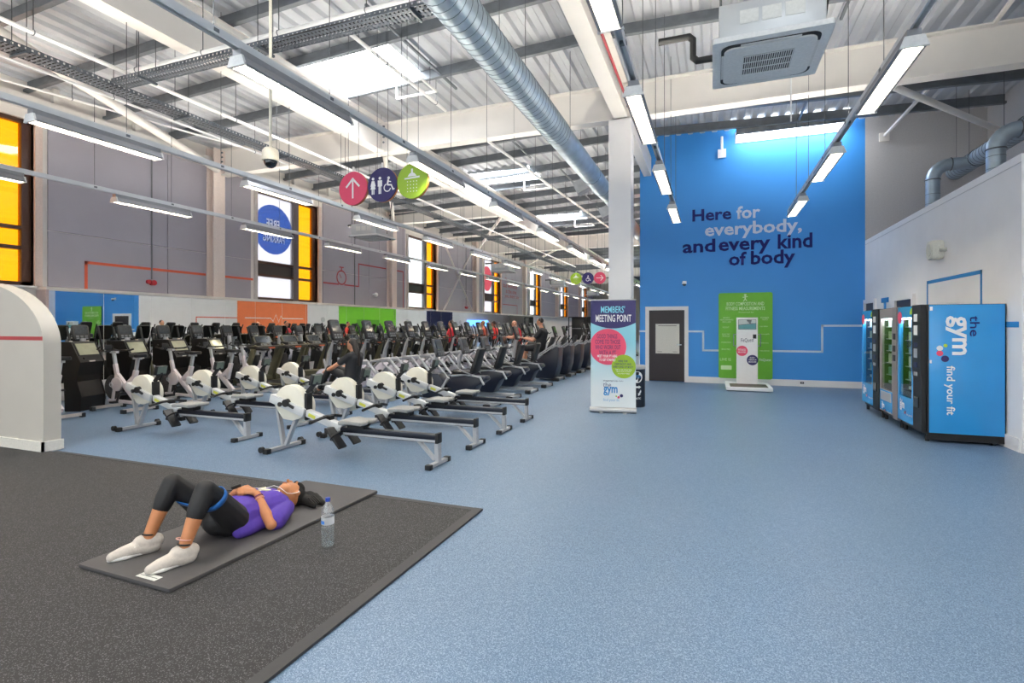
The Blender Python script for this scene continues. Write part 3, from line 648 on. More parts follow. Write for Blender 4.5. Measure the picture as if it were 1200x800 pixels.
def ic_wc(p, t, r): p.polys('toilet_symbol', sc(woman_i(-.62, .75) + man(-.14, .75) + chair_polys(.42, .85), r), M_wht, t)
def ic_wch(p, t, r): p.polys('wheelchair_symbol', sc(chair_polys(0, .95), r), M_wht, t)
def ic_sh(p, t, r): p.polys('shower_symbol', sc([thick((0,.7), (0,.45), .12), [(-.3,.27),(.3,.27),(.18,.42),(.06,.48),(-.06,.48),(-.18,.42)], [(-.5,.12),(.5,.16),(.5,.26),(-.5,.2)]], r), M_wht, t); p.polys('water_drops', sc([circ(-.3+.2*i, -.02-.19*j, .035, 8) for i in range(4) for j in range(4)], r), M_wht, t, kind='stuff')
M_bk = mat('#B8703C', .6)
sign('pink round hanging sign with a white up arrow', (-5.44, 7.0, 3.73), .27, M_pink, M_bk, ic_up)
sign('navy round hanging sign with toilet and wheelchair symbols', (-4.88, 7.0, 3.735), .27, M_indigo, M_bk, ic_wc)
sign('lime green round hanging sign with a large shower symbol', (-4.33, 7.0, 3.74), .27, M_lime, M_bk, ic_sh)
sign('small far lime round hanging sign with a shower', (-6.23, 25, 3.82), .285, M_lime, M_bk, ic_sh)
sign('small far navy round hanging sign with a wheelchair', (-5.64, 25, 3.82), .285, M_indigo, M_bk, ic_wch)
sign('small far pink round hanging sign with a right arrow', (-5.06, 25, 3.82), .285, M_pink, M_bk, ic_rt)
# ================================================================== STANDING THINGS
def logo(pl, parent, x, y, s, c_the, c_gym, tag_=None, c_tag=None):   # the wordmark: small word over a larger one, three dots
    pl.text('lettering', 'the', x, y+.62*s, x+.62*s, y+1.02*s, c_the, parent, bold=-.005)
    pl.text('lettering', 'gym', x+.02*s, y-.05*s, x+1.12*s, y+.66*s, c_gym, parent, bold=.022)
    for cx, cy_, r, m in ((1.02, -.08, .06, M_lime), (1.2, -.16, .1, M_pink), (1.42, -.03, .13, M_indigo)): pl.polys('logo_dot', [circ(x+cx*s, y+cy_*s, r*s, 16)], m, parent)
    if tag_: pl.text('lettering', tag_, x, y-.55*s, x+1.25*s, y-.27*s, c_tag, parent)
# ---- roll-up banner
t = thing('rollup_banner', 'tall pull-up banner reading Members Meeting Point beside the recycling bin', 'banner', (-1.615, 9.13, 0), R(7.5))
gm = bpy.data.materials.new('banner_print'); gm.use_nodes = True; nt = gm.node_tree; pp = nt.nodes['Principled BSDF']; pp.inputs['Roughness'].default_value = .55
tc = nt.nodes.new('ShaderNodeTexCoord'); sp = nt.nodes.new('ShaderNodeSeparateXYZ'); rp = nt.nodes.new('ShaderNodeValToRGB')
mr = nt.nodes.new('ShaderNodeMapRange'); mr.inputs[1].default_value = 0; mr.inputs[2].default_value = 1.95
nt.links.new(tc.outputs['Object'], sp.inputs[0]); nt.links.new(sp.outputs[2], mr.inputs[0]); nt.links.new(mr.outputs[0], rp.inputs[0]); nt.links.new(rp.outputs[0], pp.inputs['Base Color'])
cr = rp.color_ramp; cr.elements[0].position = .22; cr.elements[0].color = lin('#DCE3E6'); cr.elements[1].position = .62; cr.elements[1].color = lin('#8CCBDC')
MB().box(-.385, -.002, .09, .385, .002, 1.95).build('printed_sheet', gm, t)
MB().prism(rrect(-.10, .01, .10, .085, .03), 'x', -.40, .40).build('base_cassette', M_silver, t)
for x in (-.2, .2): MB().bar((x, -.18, .01), (x, .18, .01), .06, .018).build('foot', M_silver, t)
MB().cyl((-.39, .0, 1.955), (.39, 0, 1.955), .012).build('top_bar', M_silver, t); MB().cyl((0, .03, .05), (0, .03, 1.95), .012).build('support_pole', M_silver, t)
pl = Plane((0, -.003, 0), (1,0,0), (0,0,1))
def cut(poly, x0=-.384, x1=.384): return [(min(max(x, x0), x1), y) for x, y in poly]
pl.polys('print_shape', [[(-.384, 1.945), (-.384, 1.56)] + [(x/100, 1.56 - .10*(1-((x)/38.4)**2)) for x in range(-34, 35, 4)] + [(.384, 1.56), (.384, 1.945)]], M_indigo, t)
pl.polys('print_shape', [cut(circ(-.09, 1.14, .315, 40))], M_pink, t, t=.0024); pl.polys('print_shape', [cut(circ(.18, .80, .205, 36))], M_lime, t, t=.003)
M_cy = mat('#7FD3E8', .5)
pl.text('lettering', "MEMBERS'", -.21, 1.73, .20, 1.85, M_cy, t, bold=.012); pl.text('lettering', 'MEETING POINT', -.30, 1.575, .31, 1.70, M_wht, t, bold=.012)
for i, (s_, a, b2) in enumerate((('GOOD THINGS', -.28, .07), ('COME TO THOSE', -.31, .12), ('WHO WORK OUT', -.31, .13), ('WITH A PT', -.24, .05))):
    pl.text('lettering', s_, a, 1.285-.095*i, b2, 1.36-.095*i, M_indigo, t, bold=.0, t=.0045)
pl.text('lettering', 'MEET YOUR PT HERE', -.27, .955, .07, 1.0, M_wht, t, bold=.01, t=.0045); pl.text('lettering', 'TO GET STARTED', -.24, .89, .04, .935, M_wht, t, bold=.01, t=.0045)
for i, (s_, a, b2) in enumerate((('HERE FOR', .09, .25), ('EVERYBODY AND', .03, .31), ('EVERY KIND OF BODY', .0, .34))): pl.text('lettering', s_, a, .875-.05*i, b2, .912-.05*i, M_indigo, t, bold=.008, t=.005)
for i in range(3): pl.text('lettering', ('Talk to one of our team', 'about what you want', 'to achieve today')[i], .04+.02*i, .735-.035*i, .32-.02*i, .758-.035*i, M_wht, t, t=.005)
pl.text('lettering', 'thegymgroup.com', -.17, .53, .17, .565, M_indigo, t)
logo(pl, t, -.17, .30, .22, M_indigo, mat('#2C86C8', .5), 'find your fit', mat('#6FA9D6', .5))
# ---- recycling bin
t = thing('recycling_bin', 'dark navy round recycling bin with a silver rim behind the banner', 'bin', (-1.38, 10.02, 0))
MB().lathe([(0, 0), (.2, 0), (.205, .03), (.205, .70), (0, .70)], n=32).build('body', mat('#1C2130', .4), t)
MB().lathe([(.205, .70), (.212, .71), (.212, .75), (.2, .77), (.13, .77), (.12, .74), (0, .74)], n=32).build('rim', M_silver, t)
def wrap(polys, nm, m, R0, a0):
    b = MB()
    for q in polys:
        n = len(q); vs = []
        for rr in (R0, R0+.0025): vs += [(rr*math.sin(a0 + x/R0), -rr*math.cos(a0 + x/R0), y) for x, y in q]
        b.add(vs, [tuple(range(n)), tuple(range(2*n-1, n-1, -1))])
    return b.build(nm, m, t, smooth=False)
wrap([circ(0, .56, .105, 28)], 'logo_disc', M_wht, .2065, .42)
for nm, s_, a, z0, b2, z1, m in (('lettering', 'gym', -.09, .51, .06, .60, mat('#2C86C8', .5)), ('lettering', 'PLASTIC', -.07, .15, .07, .185, M_wht)):
    o = Plane((0,0,0), (1,0,0), (0,0,1)).text(nm, s_, a, z0, b2, z1, m, t, bold=.02)
    for v in o.data.vertices: x = v.co.x; v.co = (.2105*math.sin(.42+x/.2105), -.2105*math.cos(.42+x/.2105), v.co.z)
rec = []
for k in range(3):
    a = R(120*k); rot = lambda x, y: (x*math.cos(a)-y*math.sin(a), .31 + x*math.sin(a)+y*math.cos(a))
    rec += [[rot(*p) for p in ((-.045,.05),(.03,.05),(.03,.08),(-.03,.08))], [rot(*p) for p in ((.03,.035),(.075,.065),(.03,.095))]]
wrap(rec, 'recycling_symbol', M_wht, .2065, .42)
# ---- green board and measuring kiosk
t = thing('information_board', 'large green rounded board on the blue wall behind the white kiosk', 'board', (.785, YB-.027, 0))
for x, z in ((-.55, .3), (.55, .3), (-.55, 2.2), (.55, 2.2)): MB().cyl((x, -.002, z), (x, .027, z), .012, n=8).build('standoff', M_silver, t)
MB().prism(rrect(-.635, .15, .635, 2.36, .05, 5), 'y', -.02, -.001).build('panel', M_green, t)
pl = Plane((0, -.0205, 0), (1,0,0), (0,0,1)); M_lt = mat('#D6EFC0', .5)
pl.text('lettering', 'BODY COMPOSITION AND', -.44, 2.03, .44, 2.12, M_lt, t, bold=.012); pl.text('lettering', 'FITNESS MEASUREMENTS', -.46, 1.91, .46, 2.0, M_lt, t, bold=.012)
pl.text('lettering', 'Powered by', -.15, 1.83, .2, 1.875, M_lt, t)
pl.polys('runner_symbol', sc([], 1) + [circ(.0, 2.30, .03, 12), thick((0,2.27),(0,2.2),.03), thick((0,2.2),(-.04,2.14),.02), thick((0,2.2),(.04,2.15),.02), thick((-.06,2.24),(.06,2.26),.02)], M_lt, t)
ll = [('BODY', -.52, -.36, 1.70), ('MEASUREMENTS', -.60, -.28, 1.645), ('INCLUDE', -.54, -.34, 1.59), ('WEIGHT', -.54, -.38, 1.45), ('BODY FAT', -.55, -.36, 1.27), ('MUSCLE', -.54, -.37, 1.22), ('HYDRATION', -.57, -.34, 1.06), ('BONE MASS', -.56, -.35, .88)]
for s_, a, b2, z in ll: pl.text('lettering', s_, a, z, b2, z+.038, M_lt, t)
pl.text('lettering', 'LIVE IS', -.60, .60, -.34, .67, M_lt, t)
pl.polys('print_shape', [rrect(-.58, .37, -.32, .48, .02)], M_lt, t)
for s_, a, b2, z in (('FITNESS', .36, .55, 1.70), ('TESTS', .39, .52, 1.65), ('cardio', .34, .52, 1.48), ('strength', .34, .56, 1.28), ('balance', .34, .54, 1.06), ('reaction', .34, .56, .86)): pl.text('lettering', s_, a, z, b2, z+.035, M_lt, t)
pl.text('lettering', 'FitQuest', .33, .60, .60, .68, M_wht, t)
t = thing('measuring_kiosk', 'white upright body measuring kiosk with a screen before the green board', 'kiosk', (.785, 13.95, 0))
MB().prism(rrect(-.49, -.88, .49, .48, .03), 'z', .02, .10).build('platform', M_wht, t, bev=.008)
box('standing_plate', mat('#4A4038', .5), t, -.40, -.80, .10, .40, -.12, .107)
MB().prism(rrect(-.235, -.08, .235, .12, .02), 'z', .10, 1.71).build('tower', M_wht, t)
sc_ = box('screen', M_scr, t, -.20, -.085, 1.42, .20, -.079, 1.66)
pl = Plane((0, -.0855, 0), (1,0,0), (0,0,1))
pl.polys('screen_picture', [[(-.19,1.43),(.19,1.43),(.19,1.56),(-.19,1.52)]], mat('#3F7F86', .3), t); pl.polys('screen_picture', [[(-.19,1.53),(.05,1.56),(-.02,1.65),(-.19,1.65)], [(.08,1.57),(.19,1.57),(.19,1.65),(.1,1.65)]], mat('#B9C3BE', .3), t)
pl = Plane((0, -.081, 0), (1,0,0), (0,0,1))
box('card_reader', M_black, t, .125, -.095, 1.20, .20, -.08, 1.30)
pl.text('lettering', 'FitQuest', -.14, 1.09, .15, 1.2, M_navy, t, slant=.06)
pl.polys('logo_disc', [circ(-.115, .90, .125, 32)], M_pink, t); pl.polys('logo_disc', [circ(.115, .68, .125, 32)], M_indigo, t)
pl.text('lettering', 'FITNESS', -.20, .90, -.03, .95, M_wht, t, bold=.01, t=.004); pl.text('lettering', 'MEASURES', -.2, .85, -.03, .885, M_wht, t, bold=.01, t=.004)
for i, s_ in enumerate(('BODY', 'COMPOSITION', 'MEASURES')): pl.text('lettering', s_, .06-.03*min(i, 1), .72-.05*i, .17+.03*min(i, 1), .755-.05*i, M_wht, t, bold=.01, t=.004)
for s_ in (-1, 1): MB().tube([(s_*.235, 0, 1.3), (s_*.30, -.02, 1.3), (s_*.30, -.02, 1.02), (s_*.235, 0, 1.02)], .014, 8).build('handle', M_chrome, t)
# ---- vending machines (fronts face the open floor)
G_v = glass('vending_glass', (.93, .97, .97), .2)
def vending(label, y0, wd, frame, fm, side=None):
    t = thing('vending_machine', label, 'vending machine', (2.545, y0, 0)); D = .865; h = 1.78; z0 = .09
    cpw = .33*wd if frame == 'black' else .22*wd
    b = MB(); b.box(.05, 0, z0, D, .02, h).box(.05, wd-.02, z0, D, wd, h).box(.05, 0, h-.02, D, wd, h).box(.05, 0, z0, D, wd, z0+.5).box(D-.02, 0, z0, D, wd, h); b.build('cabinet', M_black, t, smooth=False)
    y1 = wd-.035; yw = cpw
    # local y runs away from the camera: control column nearest, glazed door beyond
    b = MB(); b.box(0, yw, z0+.06, .05, wd, .50).box(0, yw, 1.62, .05, wd, h-.01).box(0, yw, .5, .05, yw+.06, 1.62).box(0, wd-.05, .5, .05, wd, 1.62); b.build('door_panel', fm, t, smooth=False)
    MB().prism([(0, z0+.02), (.05, z0+.02), (.05, h), (-.012, h), (-.012, .9), (0, .8)], 'y', 0, yw).build('control_column', M_black if frame == 'black' else mat('#9A8C88', .35, .4), t, smooth=False)
    box('glass_door', G_v, t, .012, yw+.06, .5, .018, wd-.05, 1.62)
    for k in range(6):
        box('shelf', M_silver, t, .08, cpw+.03, .53+.19*k, D-.05, wd-.03, .54+.19*k)
        b = MB(); cs = random.random()
        q = 0
        while cpw+.06+q*.085 < wd-.1:
            hh = .09 + .05*((k*7+q*3) % 3)/2; b.box(.11, cpw+.06+q*.085, .541+.19*k, .30, cpw+.125+q*.085, .541+.19*k+hh); q += 1
        b.build('snack_packets', mat(['#D9E7EA', '#8AB8A0', '#E0DCCB', '#A9C4D6', '#C9D3A4', '#DCE4E8'][k], .4), t, smooth=False, kind='stuff')
    box('interior_back', mat('#EEF4F3', .4), t, D-.04, cpw+.02, .52, D-.03, wd-.02, 1.64)
    MB().box(.03, cpw+.07, 1.60, .08, wd-.06, 1.615).build('interior_light', emit('vending_light', (.9, 1, .97), 14), t, smooth=False)
    pl = Plane((-.001, 0, 0), (0,-1,0), (0,0,1))
    if frame == 'black':
        pl.polys('print_shape', [[(-yw-.03-q, z) for q, z in arcs(.0, 1.66, 0, .09, 0, 180, 10)][:11]], M_lime, t); pl.polys('print_shape', [[(-wd+.06+q, z) for q, z in circ(.03, 1.62, .09, 20)]], M_pink, t)
        logo(pl, t, -wd+.1, .30, .17, M_wht, M_wht, None); pl.text('lettering', 'find your fit', -yw-.26, .24, -yw-.02, .285, M_wht, t)
        for z, hh, m in ((1.56, .1, M_wht), (1.38, .13, M_wht), (1.22, .06, M_navy), (1.08, .12, M_silver), (.95, .07, M_navy), (.84, .05, M_silver)): box('control_button' if hh < .08 else 'payment_panel', m, t, -.017, yw*.35, z, -.012, yw*.75, z+hh)
        box('coin_return', M_scr, t, -.012, yw*.3, .42, .0, yw*.8, .56)
    else:
        box('lower_panel', M_vb, t, -.006, yw+.04, z0+.08, 0, wd-.03, .49); box('delivery_flap', M_silver, t, -.012, yw+.07, .33, 0, wd-.09, .47); pl2 = Plane((-.007, 0, 0), (0,-1,0), (0,0,1)); 
        logo(pl2, t, -wd+.14, .19, .12, M_wht, M_wht, None); pl2.text('lettering', 'find your fit', -yw-.24, .15, -yw-.05, .19, M_wht, t)
        for z in (1.3, 1.12, .98): box('payment_panel', M_black, t, -.018, yw*.2, z, -.012, yw*.8, z+.09)
    for x in (.08, D-.1):
        for y in (.06, wd-.06): MB().cyl((x, y, 0), (x, y, z0), .025, n=10).build('foot', M_black, t)
    if side:
        box('side_panel', side, t, .07, -.012, z0+.03, D-.012, 0, h-.005, bev=.003)
        MB().box(.055, -.016, z0, .075, 0, h).build('side_trim', M_black, t); box('kick_plate', M_black, t, .05, -.008, .03, D, .0, z0+.03)
        S = Plane((0, -.0125, 0), (0,0,-1), (1,0,0))       # lettering turned a quarter, reading downwards
        S.text('lettering', 'the', -1.63, .50, -1.37, .60, M_text, t, bold=.008); S.text('lettering', 'gym', -1.63, .25, -1.13, .47, M_wht, t, bold=.025)
        for a, c, r_, m in ((-1.25, .25, .022, M_lime), (-1.215, .19, .034, M_wht), (-1.15, .19, .036, M_pink), (-1.08, .245, .042, M_indigo)): S.polys('logo_dot', [circ(a, c, r_, 20)], m, t)
        S.text('lettering', 'find your fit', -.99, .235, -.36, .35, M_wht, t, bold=.018)
        box('sticker', M_wht, t, .085, -.0135, 1.70, .115, -.012, 1.75); box('sticker', M_wht, t, .085, -.0135, 1.02, .105, -.012, 1.06)
    return t
M_vb = mat('#2B93D8', .25, 0, .02, 3, coat=.4)
vending('nearest vending machine, blue printed side panel and black control strip', 8.28, .93, 'black', M_vb, M_vb)
vending('middle vending machine with a silver frame', 9.24, .86, 'silver', mat('#A89A96', .35, .4))
vending('farthest vending machine, in the corner by the blue wall', 10.16, 1.02, 'black', M_vb)
t = thing('small_box', 'small white box lying on top of the nearest vending machine', 'box', (2.95, 8.6, 1.78)); MB().box(-.06, -.04, 0, .06, .04, .025).build('carton', M_wht, t); MB().box(-.06, -.002, .025, .06, .002, .027).build('tape', mat('#C8BFA8', .5), t)
t = thing('wall_socket', 'small grey socket on the skirting of the blue wall', 'socket', (2.08, YB-.026, .09)); MB().box(-.04, -.008, -.025, .04, 0, .025).build('plate', M_dark, t); MB().box(-.015, -.011, -.01, .015, -.008, .01).build('switch', M_silver, t)
# ================================================================== MACHINES (all face the mirrors, -X)
M_house = mat('#DED9CA', .45, 0, .03, 8); M_boom = mat('#C9CACB', .4, .1, .03, 10); M_rail = mat('#141926', .3, .3, .05, 20); M_pad = mat('#8E8E8C', .55, 0, .04, 40)
M_frame2 = mat('#AEAFB2', .35, .3, .04, 20); M_scrn = mat('#33383E', .15, 0, .25, 25, coat=.4); M_navyp = mat('#141A2B', .35, 0, .05, 20); M_olive = mat('#4C4A35', .5, 0, .08, 25)
M_olive2 = mat('#6E6B55', .45, .2, .06, 25); M_bikew = mat('#CFC5C7', .4, .1, .03, 10); M_lilac = mat('#C9C2CB', .45, 0, .03, 10)
def rower():
    t = thing('rowing_machine', 'x', 'rowing machine')
    MB().bar((-.12, 0, .625), (.40, 0, .465), .155, .105).bar((.40, 0, .465), (.92, 0, .31), .09, .085).build('boom', M_boom, t, bev=.008)
    b = MB(); po = [(.16+.23*math.cos(R(a)), .565+.225*math.sin(R(a))) for a in range(0, 191, 10)] + [(-.02, .46), (.06, .37), (.20, .36), (.34, .40)]
    b.prism(po, 'y', -.045, .06); h = b.build('flywheel_housing', M_house, t, bev=.012)
    MB().prism([(.21+.205*math.cos(R(a)), .525+.205*math.sin(R(a))) for a in range(0, 360, 15)], 'y', .05, .12).build('flywheel_cage', M_house, t, bev=.01)
    MB().cyl((.14, -.10, .575), (.14, -.05, .575), .045, .05).build('damper_knob', M_black, t); MB().cyl((.05, -.095, .555), (.05, -.06, .555), .028).build('hub_cap', M_black, t)
    MB().bar((.14, -.085, .575), (.26, -.085, .525), .02, .03).build('damper_lever', M_dark, t)
    MB().box(.385, -.045, .38, .42, .06, .70).build('chain_guide', M_black, t, bev=.008)
    MB().bar((.39, 0, .70), (.53, 0, .84), .03, .045).build('monitor_arm', M_black, t)
    m = MB().bar((.50, 0, .80), (.535, 0, .93), .17, .045, (1,0,0)).build('monitor', M_dark, t, bev=.01); MB().bar((.532, 0, .815), (.562, 0, .92), .13, .004, (1,0,0)).build('display', mat('#6F7A70', .3), m)
    for x0, x1, z0 in ((-.08, .03, .60), (.28, .07, .49)): 
        MB().bar((x0, 0, z0), (x1, 0, .05), .055, .035, (1,0,0)).build('leg', M_frame2, t)
    MB().bar((.05, -.27, .035), (.05, .27, .035), .05, .035).build('front_foot', M_frame2, t)
    for y in (-.28, .28): MB().box(.015, y-.035, 0, .085, y+.035, .06).build('foot_cap', M_black, t, bev=.008)
    for y in (-.33,): MB().cyl((.0, -.33, .05), (.0, -.29, .05), .035).build('transport_wheel', M_black, t); MB().cyl((.0, .29, .05), (.0, .33, .05), .035).build('transport_wheel', M_black, t)
    MB().box(.88, -.045, .245, 2.17, .045, .335).build('monorail', M_rail, t, bev=.006)
    for y in (-.047, .044): MB().box(.95, y, .252, 2.17, y+.003, .278).build('rail_strip', M_silver, t)
    MB().box(2.155, -.05, .24, 2.19, .05, .35).build('end_cap', M_black, t, bev=.006)
    MB().bar((2.16, 0, .30), (2.17, 0, .03), .07, .045, (1,0,0)).build('leg', M_frame2, t); MB().bar((1.93, 0, .25), (2.13, 0, .06), .05, .03, (1,0,0)).build('leg_brace', M_frame2, t)
    MB().bar((2.17, -.20, .03), (2.17, .20, .03), .05, .035).build('rear_foot', M_frame2, t)
    for y in (-.2, .2): MB().box(2.135, y-.03, 0, 2.205, y+.03, .055).build('foot_cap', M_black, t, bev=.008)
    sp = [(-.03+1.03, -.20), (1.12, -.14), (1.28, -.17), (1.31, -.06), (1.27, 0), (1.31, .06), (1.28, .17), (1.12, .14), (1.0, .20), (.96, .10), (.96, -.10)]
    MB().prism(sp, 'z', .385, .43).build('seat', M_pad, t, bev=.015); MB().box(1.02, -.06, .335, 1.24, .06, .385).build('seat_carriage', M_black, t)
    for s_ in (-1, 1):
        MB().bar((.83, s_*.13, .33), (1.02, s_*.13, .12), .13, .03, (1,0,0)).build('footplate', M_dark, t, bev=.008)
        MB().ring((.93, s_*.13, .25), (.5, 0, -.55), .075, .012, 14, 5).build('foot_strap', M_black, t)
    MB().bar((.80, -.15, .30), (.80, .15, .30), .05, .06).build('footrest_bar', M_black, t)
    MB().tube([(.67, -.27, .40), (.70, -.1, .435), (.70, .1, .435), (.67, .27, .40)], .018, 8).build('handle', M_black, t); MB().box(.66, -.04, .38, .76, .04, .45).build('handle_cradle', M_black, t)
    for q in (.055, ): MB().bar((.45, -.046, .45), (.55, -.046, .418), .002, .04).build('boom_decal', mat('#C9C94A', .5), t)
    return t
p = rower(); p.location = (-4.93, 4.98, 0); p['label'] = 'rowing machine nearest the camera in the front row, black rail toward the blue floor'
RG = 'grey and white rowing machines'; p['group'] = RG
for k in range(1, 4): copy_of(p, (-4.93, 4.98 + .96*k, 0), '%s rowing machine from the camera in the front row by the blue floor' % ORD[k])
for k in range(4): copy_of(p, (-7.93, 5.22 + .95*k, 0), ('rowing machine the dark-haired woman rows on, fourth in the second row' if k == 3 else '%s rowing machine from the camera in the second row near the spin bikes' % ORD[k]))
# ---- spin bikes
def spin_bike():
    t = thing('spin_bike', 'x', 'exercise bike')
    MB().bar((.08, 0, .16), (.86, 0, .14), .06, .05).bar((.20, 0, .15), (.30, 0, .62), .055, .08, (1,0,0)).bar((.30, 0, .62), (.86, 0, .14), .06, .09).bar((.30, 0, .60), (.24, 0, .82), .055, .07, (1,0,0)).bar((.52, 0, .42), (.78, 0, .62), .055, .08).build('frame', M_bikew, t, bev=.008)
    MB().bar((.70, 0, .38), (.80, 0, .72), .07, .07, (1,0,0)).build('seat_tube', M_bikew, t, bev=.008); MB().bar((.78, 0, .66), (.84, 0, .92), .045, .045, (1,0,0)).build('seat_post', M_silver, t)
    MB().bar((.75, 0, .93), (.92, 0, .93), .05, .035).build('seat_slider', M_silver, t)
    MB().prism([(.64, -.03), (.80, -.05), (.92, -.12), (.96, -.08), (.96, .08), (.92, .12), (.80, .05), (.64, .03)], 'z', .95, 1.01).build('saddle', M_black, t, bev=.018)
    MB().bar((.25, 0, .80), (.20, 0, 1.02), .045, .045, (1,0,0)).build('handlebar_post', M_silver, t); MB().bar((.13, 0, 1.03), (.30, 0, 1.03), .05, .035).build('handlebar_slider', M_silver, t)
    MB().tube([(.0, -.10, 1.13), (-.04, -.13, 1.08), (.12, -.13, 1.05), (.30, -.22, 1.06), (.34, -.26, 1.08)], .016, 8).tube([(.0, .10, 1.13), (-.04, .13, 1.08), (.12, .13, 1.05), (.30, .22, 1.06), (.34, .26, 1.08)], .016, 8).bar((.14, -.15, 1.05), (.14, .15, 1.05), .035, .03).build('handlebar', M_black, t)
    MB().box(.03, -.06, 1.07, .06, .06, 1.16).build('display', M_dark, t, bev=.008)
    MB().cyl((.20, -.02, .40), (.20, .02, .40), .22, n=28).build('flywheel', mat('#8E8A8C', .25, .8), t)
    MB().prism(circ(.33, .46, .145, 24, .125), 'y', -.045, -.01).build('chain_cover', M_bikew, t, bev=.01)
    MB().cyl((.50, -.09, .30), (.50, .09, .30), .03).bar((.50, -.09, .30), (.44, -.10, .16), .02, .03).bar((.50, .09, .30), (.56, .10, .44), .02, .03).build('crank', M_dark, t)
    for a, y in (((.44, .16), -.15), ((.56, .44), .15)): MB().box(a[0]-.05, y-.045, a[1]-.015, a[0]+.05, y+.045, a[1]+.015).build('pedal', M_black, t)
    MB().ring((.22, -.06, .45), (0, 1, 0), .035, .008, 14, 5).build('bottle_ring', M_silver, t)
    for x, wd in ((.05, .26), (.90, .28)):
        MB().bar((x, -wd, .05), (x, wd, .05), .07, .045).build('base_bar', mat('#C4BBB4', .35, .4), t)
        for y in (-wd, wd): MB().box(x-.045, y-.03, 0, x+.045, y+.03, .07).build('foot_cap', M_black, t, bev=.008)
    return t
p = spin_bike(); p.location = (-10.62, 5.25, 0); p['label'] = 'spin bike half hidden behind the arched white partition'
for k, (y, lab) in enumerate(((6.25, 'pinkish spin bike at the first black screen cabinet'), (7.30, 'spin bike at the second black screen cabinet'), (8.20, 'spin bike at the third black screen cabinet'), (9.0, 'spin bike at the fourth black screen cabinet'))): copy_of(p, (-10.3, y, 0), lab)
# ---- black screen cabinets
def cabinet():
    t = thing('screen_cabinet', 'x', 'cabinet')
    f = [(.0, 0), (.02, .25), (-.06, .52), (-.06, .62), (.0, .86), (-.17, 1.22), (-.50, 1.22), (-.50, 1.16), (-.50, .72), (-.30, .60), (-.28, 0)]
    for y in (-.27, .25): MB().prism(f, 'y', y, y+.02).build('side_panel', mat('#0E0C0B', .4, 0, .05, 20), t, smooth=False)
    b = MB(); pts = f[:6]
    for (a, c), (d, e) in zip(pts, pts[1:]): b.add([(a-.012, -.25, c), (d-.012, -.25, e), (d-.012, .25, e), (a-.012, .25, c), (a-.03, -.25, c), (d-.03, -.25, e), (d-.03, .25, e), (a-.03, .25, c)], [(0,1,2,3),(7,6,5,4),(0,4,5,1),(2,6,7,3),(1,5,6,2),(3,7,4,0)])
    b.build('front_panel', mat('#120F0D', .38, 0, .05, 20), t); box('top_panel', M_black, t, -.50, -.25, 1.20, -.18, .25, 1.22)
    n = Vector((.36, 0, .17)).normalized(); u = Vector((-.17, 0, .36)).normalized(); o = Vector((-.012, 0, .86)); P = lambda a, y, d: o + u*a + Vector((0, y, 0)) + n*d
    def plate(nm, m, a0, a1, y0, y1, d): MB().add([P(a0, y0, 0), P(a1, y0, 0), P(a1, y1, 0), P(a0, y1, 0), P(a0, y0, d), P(a1, y0, d), P(a1, y1, d), P(a0, y1, d)], [(0,1,2,3),(7,6,5,4),(0,4,5,1),(2,6,7,3),(1,5,6,2),(3,7,4,0)]).build(nm, m, t, smooth=False)
    plate('screen_bezel', M_black, .12, .37, -.23, .23, .012); plate('screen', mat('#B5B59C', .08, .2, .1, 6, coat=1.), .135, .355, -.21, .21, .016); plate('shelf_slot', M_black, .05, .085, -.16, .16, .02); plate('maker_plate', mat('#B9B4AE', .4), .0, .02, -.06, .06, .012)  # screen's pale olive base has the room's reflection put into its colour
    for y in (-.18, .18): MB().cyl((-.25, y, 1.22), (-.25, y, 1.24), .025, n=10).build('cap', mat('#C9C0B4', .5), t)
    return t
p = cabinet(); p.location = (-10.46, 6.12, 0); p.rotation_euler = (0, 0, R(20)); p['label'] = 'black curved screen cabinet nearest the arched white partition'; p['group'] = 'black screen cabinets'
for k in range(1, 4): copy_of(p, (-10.46, 6.12 + .88*k, 0), '%s black curved screen cabinet from the arched white partition' % ORD[k])
# ---- consoles and machines of the rows behind
def console(t, x, z, wd, hh, tilt, y=0., m=None, shade=True):
    u = Vector((-math.sin(tilt), 0, math.cos(tilt))); n = Vector((math.cos(tilt), 0, math.sin(tilt))); o = Vector((x, y, z))
    def P(a, b2, d): return o + u*a + Vector((0, b2, 0)) + n*d
    def slab(po, d0, d1):
        k = len(po); return MB().add([P(a, b2, d0) for b2, a in po] + [P(a, b2, d1) for b2, a in po], [tuple(range(k-1,-1,-1)), tuple(range(k, 2*k))] + [(i, (i+1) % k, (i+1) % k + k, i+k) for i in range(k)])
    c = slab(rrect(-wd/2, 0, wd/2, hh, wd*.16, 3), -.06, .0).build('console', m or M_dark, t, bev=.012)
    slab(rrect(-wd*.40, hh*.38, wd*.40, hh*.90, .015, 2), 0, .004).build('screen', M_scrn, c, smooth=False)
    b = MB()
    for i in range(3):
        for j in range(2):
            q = slab(rrect(-wd*.36+i*wd*.26, hh*(.08+.13*j), -wd*.36+i*wd*.26+wd*.18, hh*(.08+.13*j)+hh*.08, .005, 1), 0, .005); b.add(q.v, q.f)
    b.build('keypad', mat('#6E7176', .4), c, smooth=False, kind='stuff')
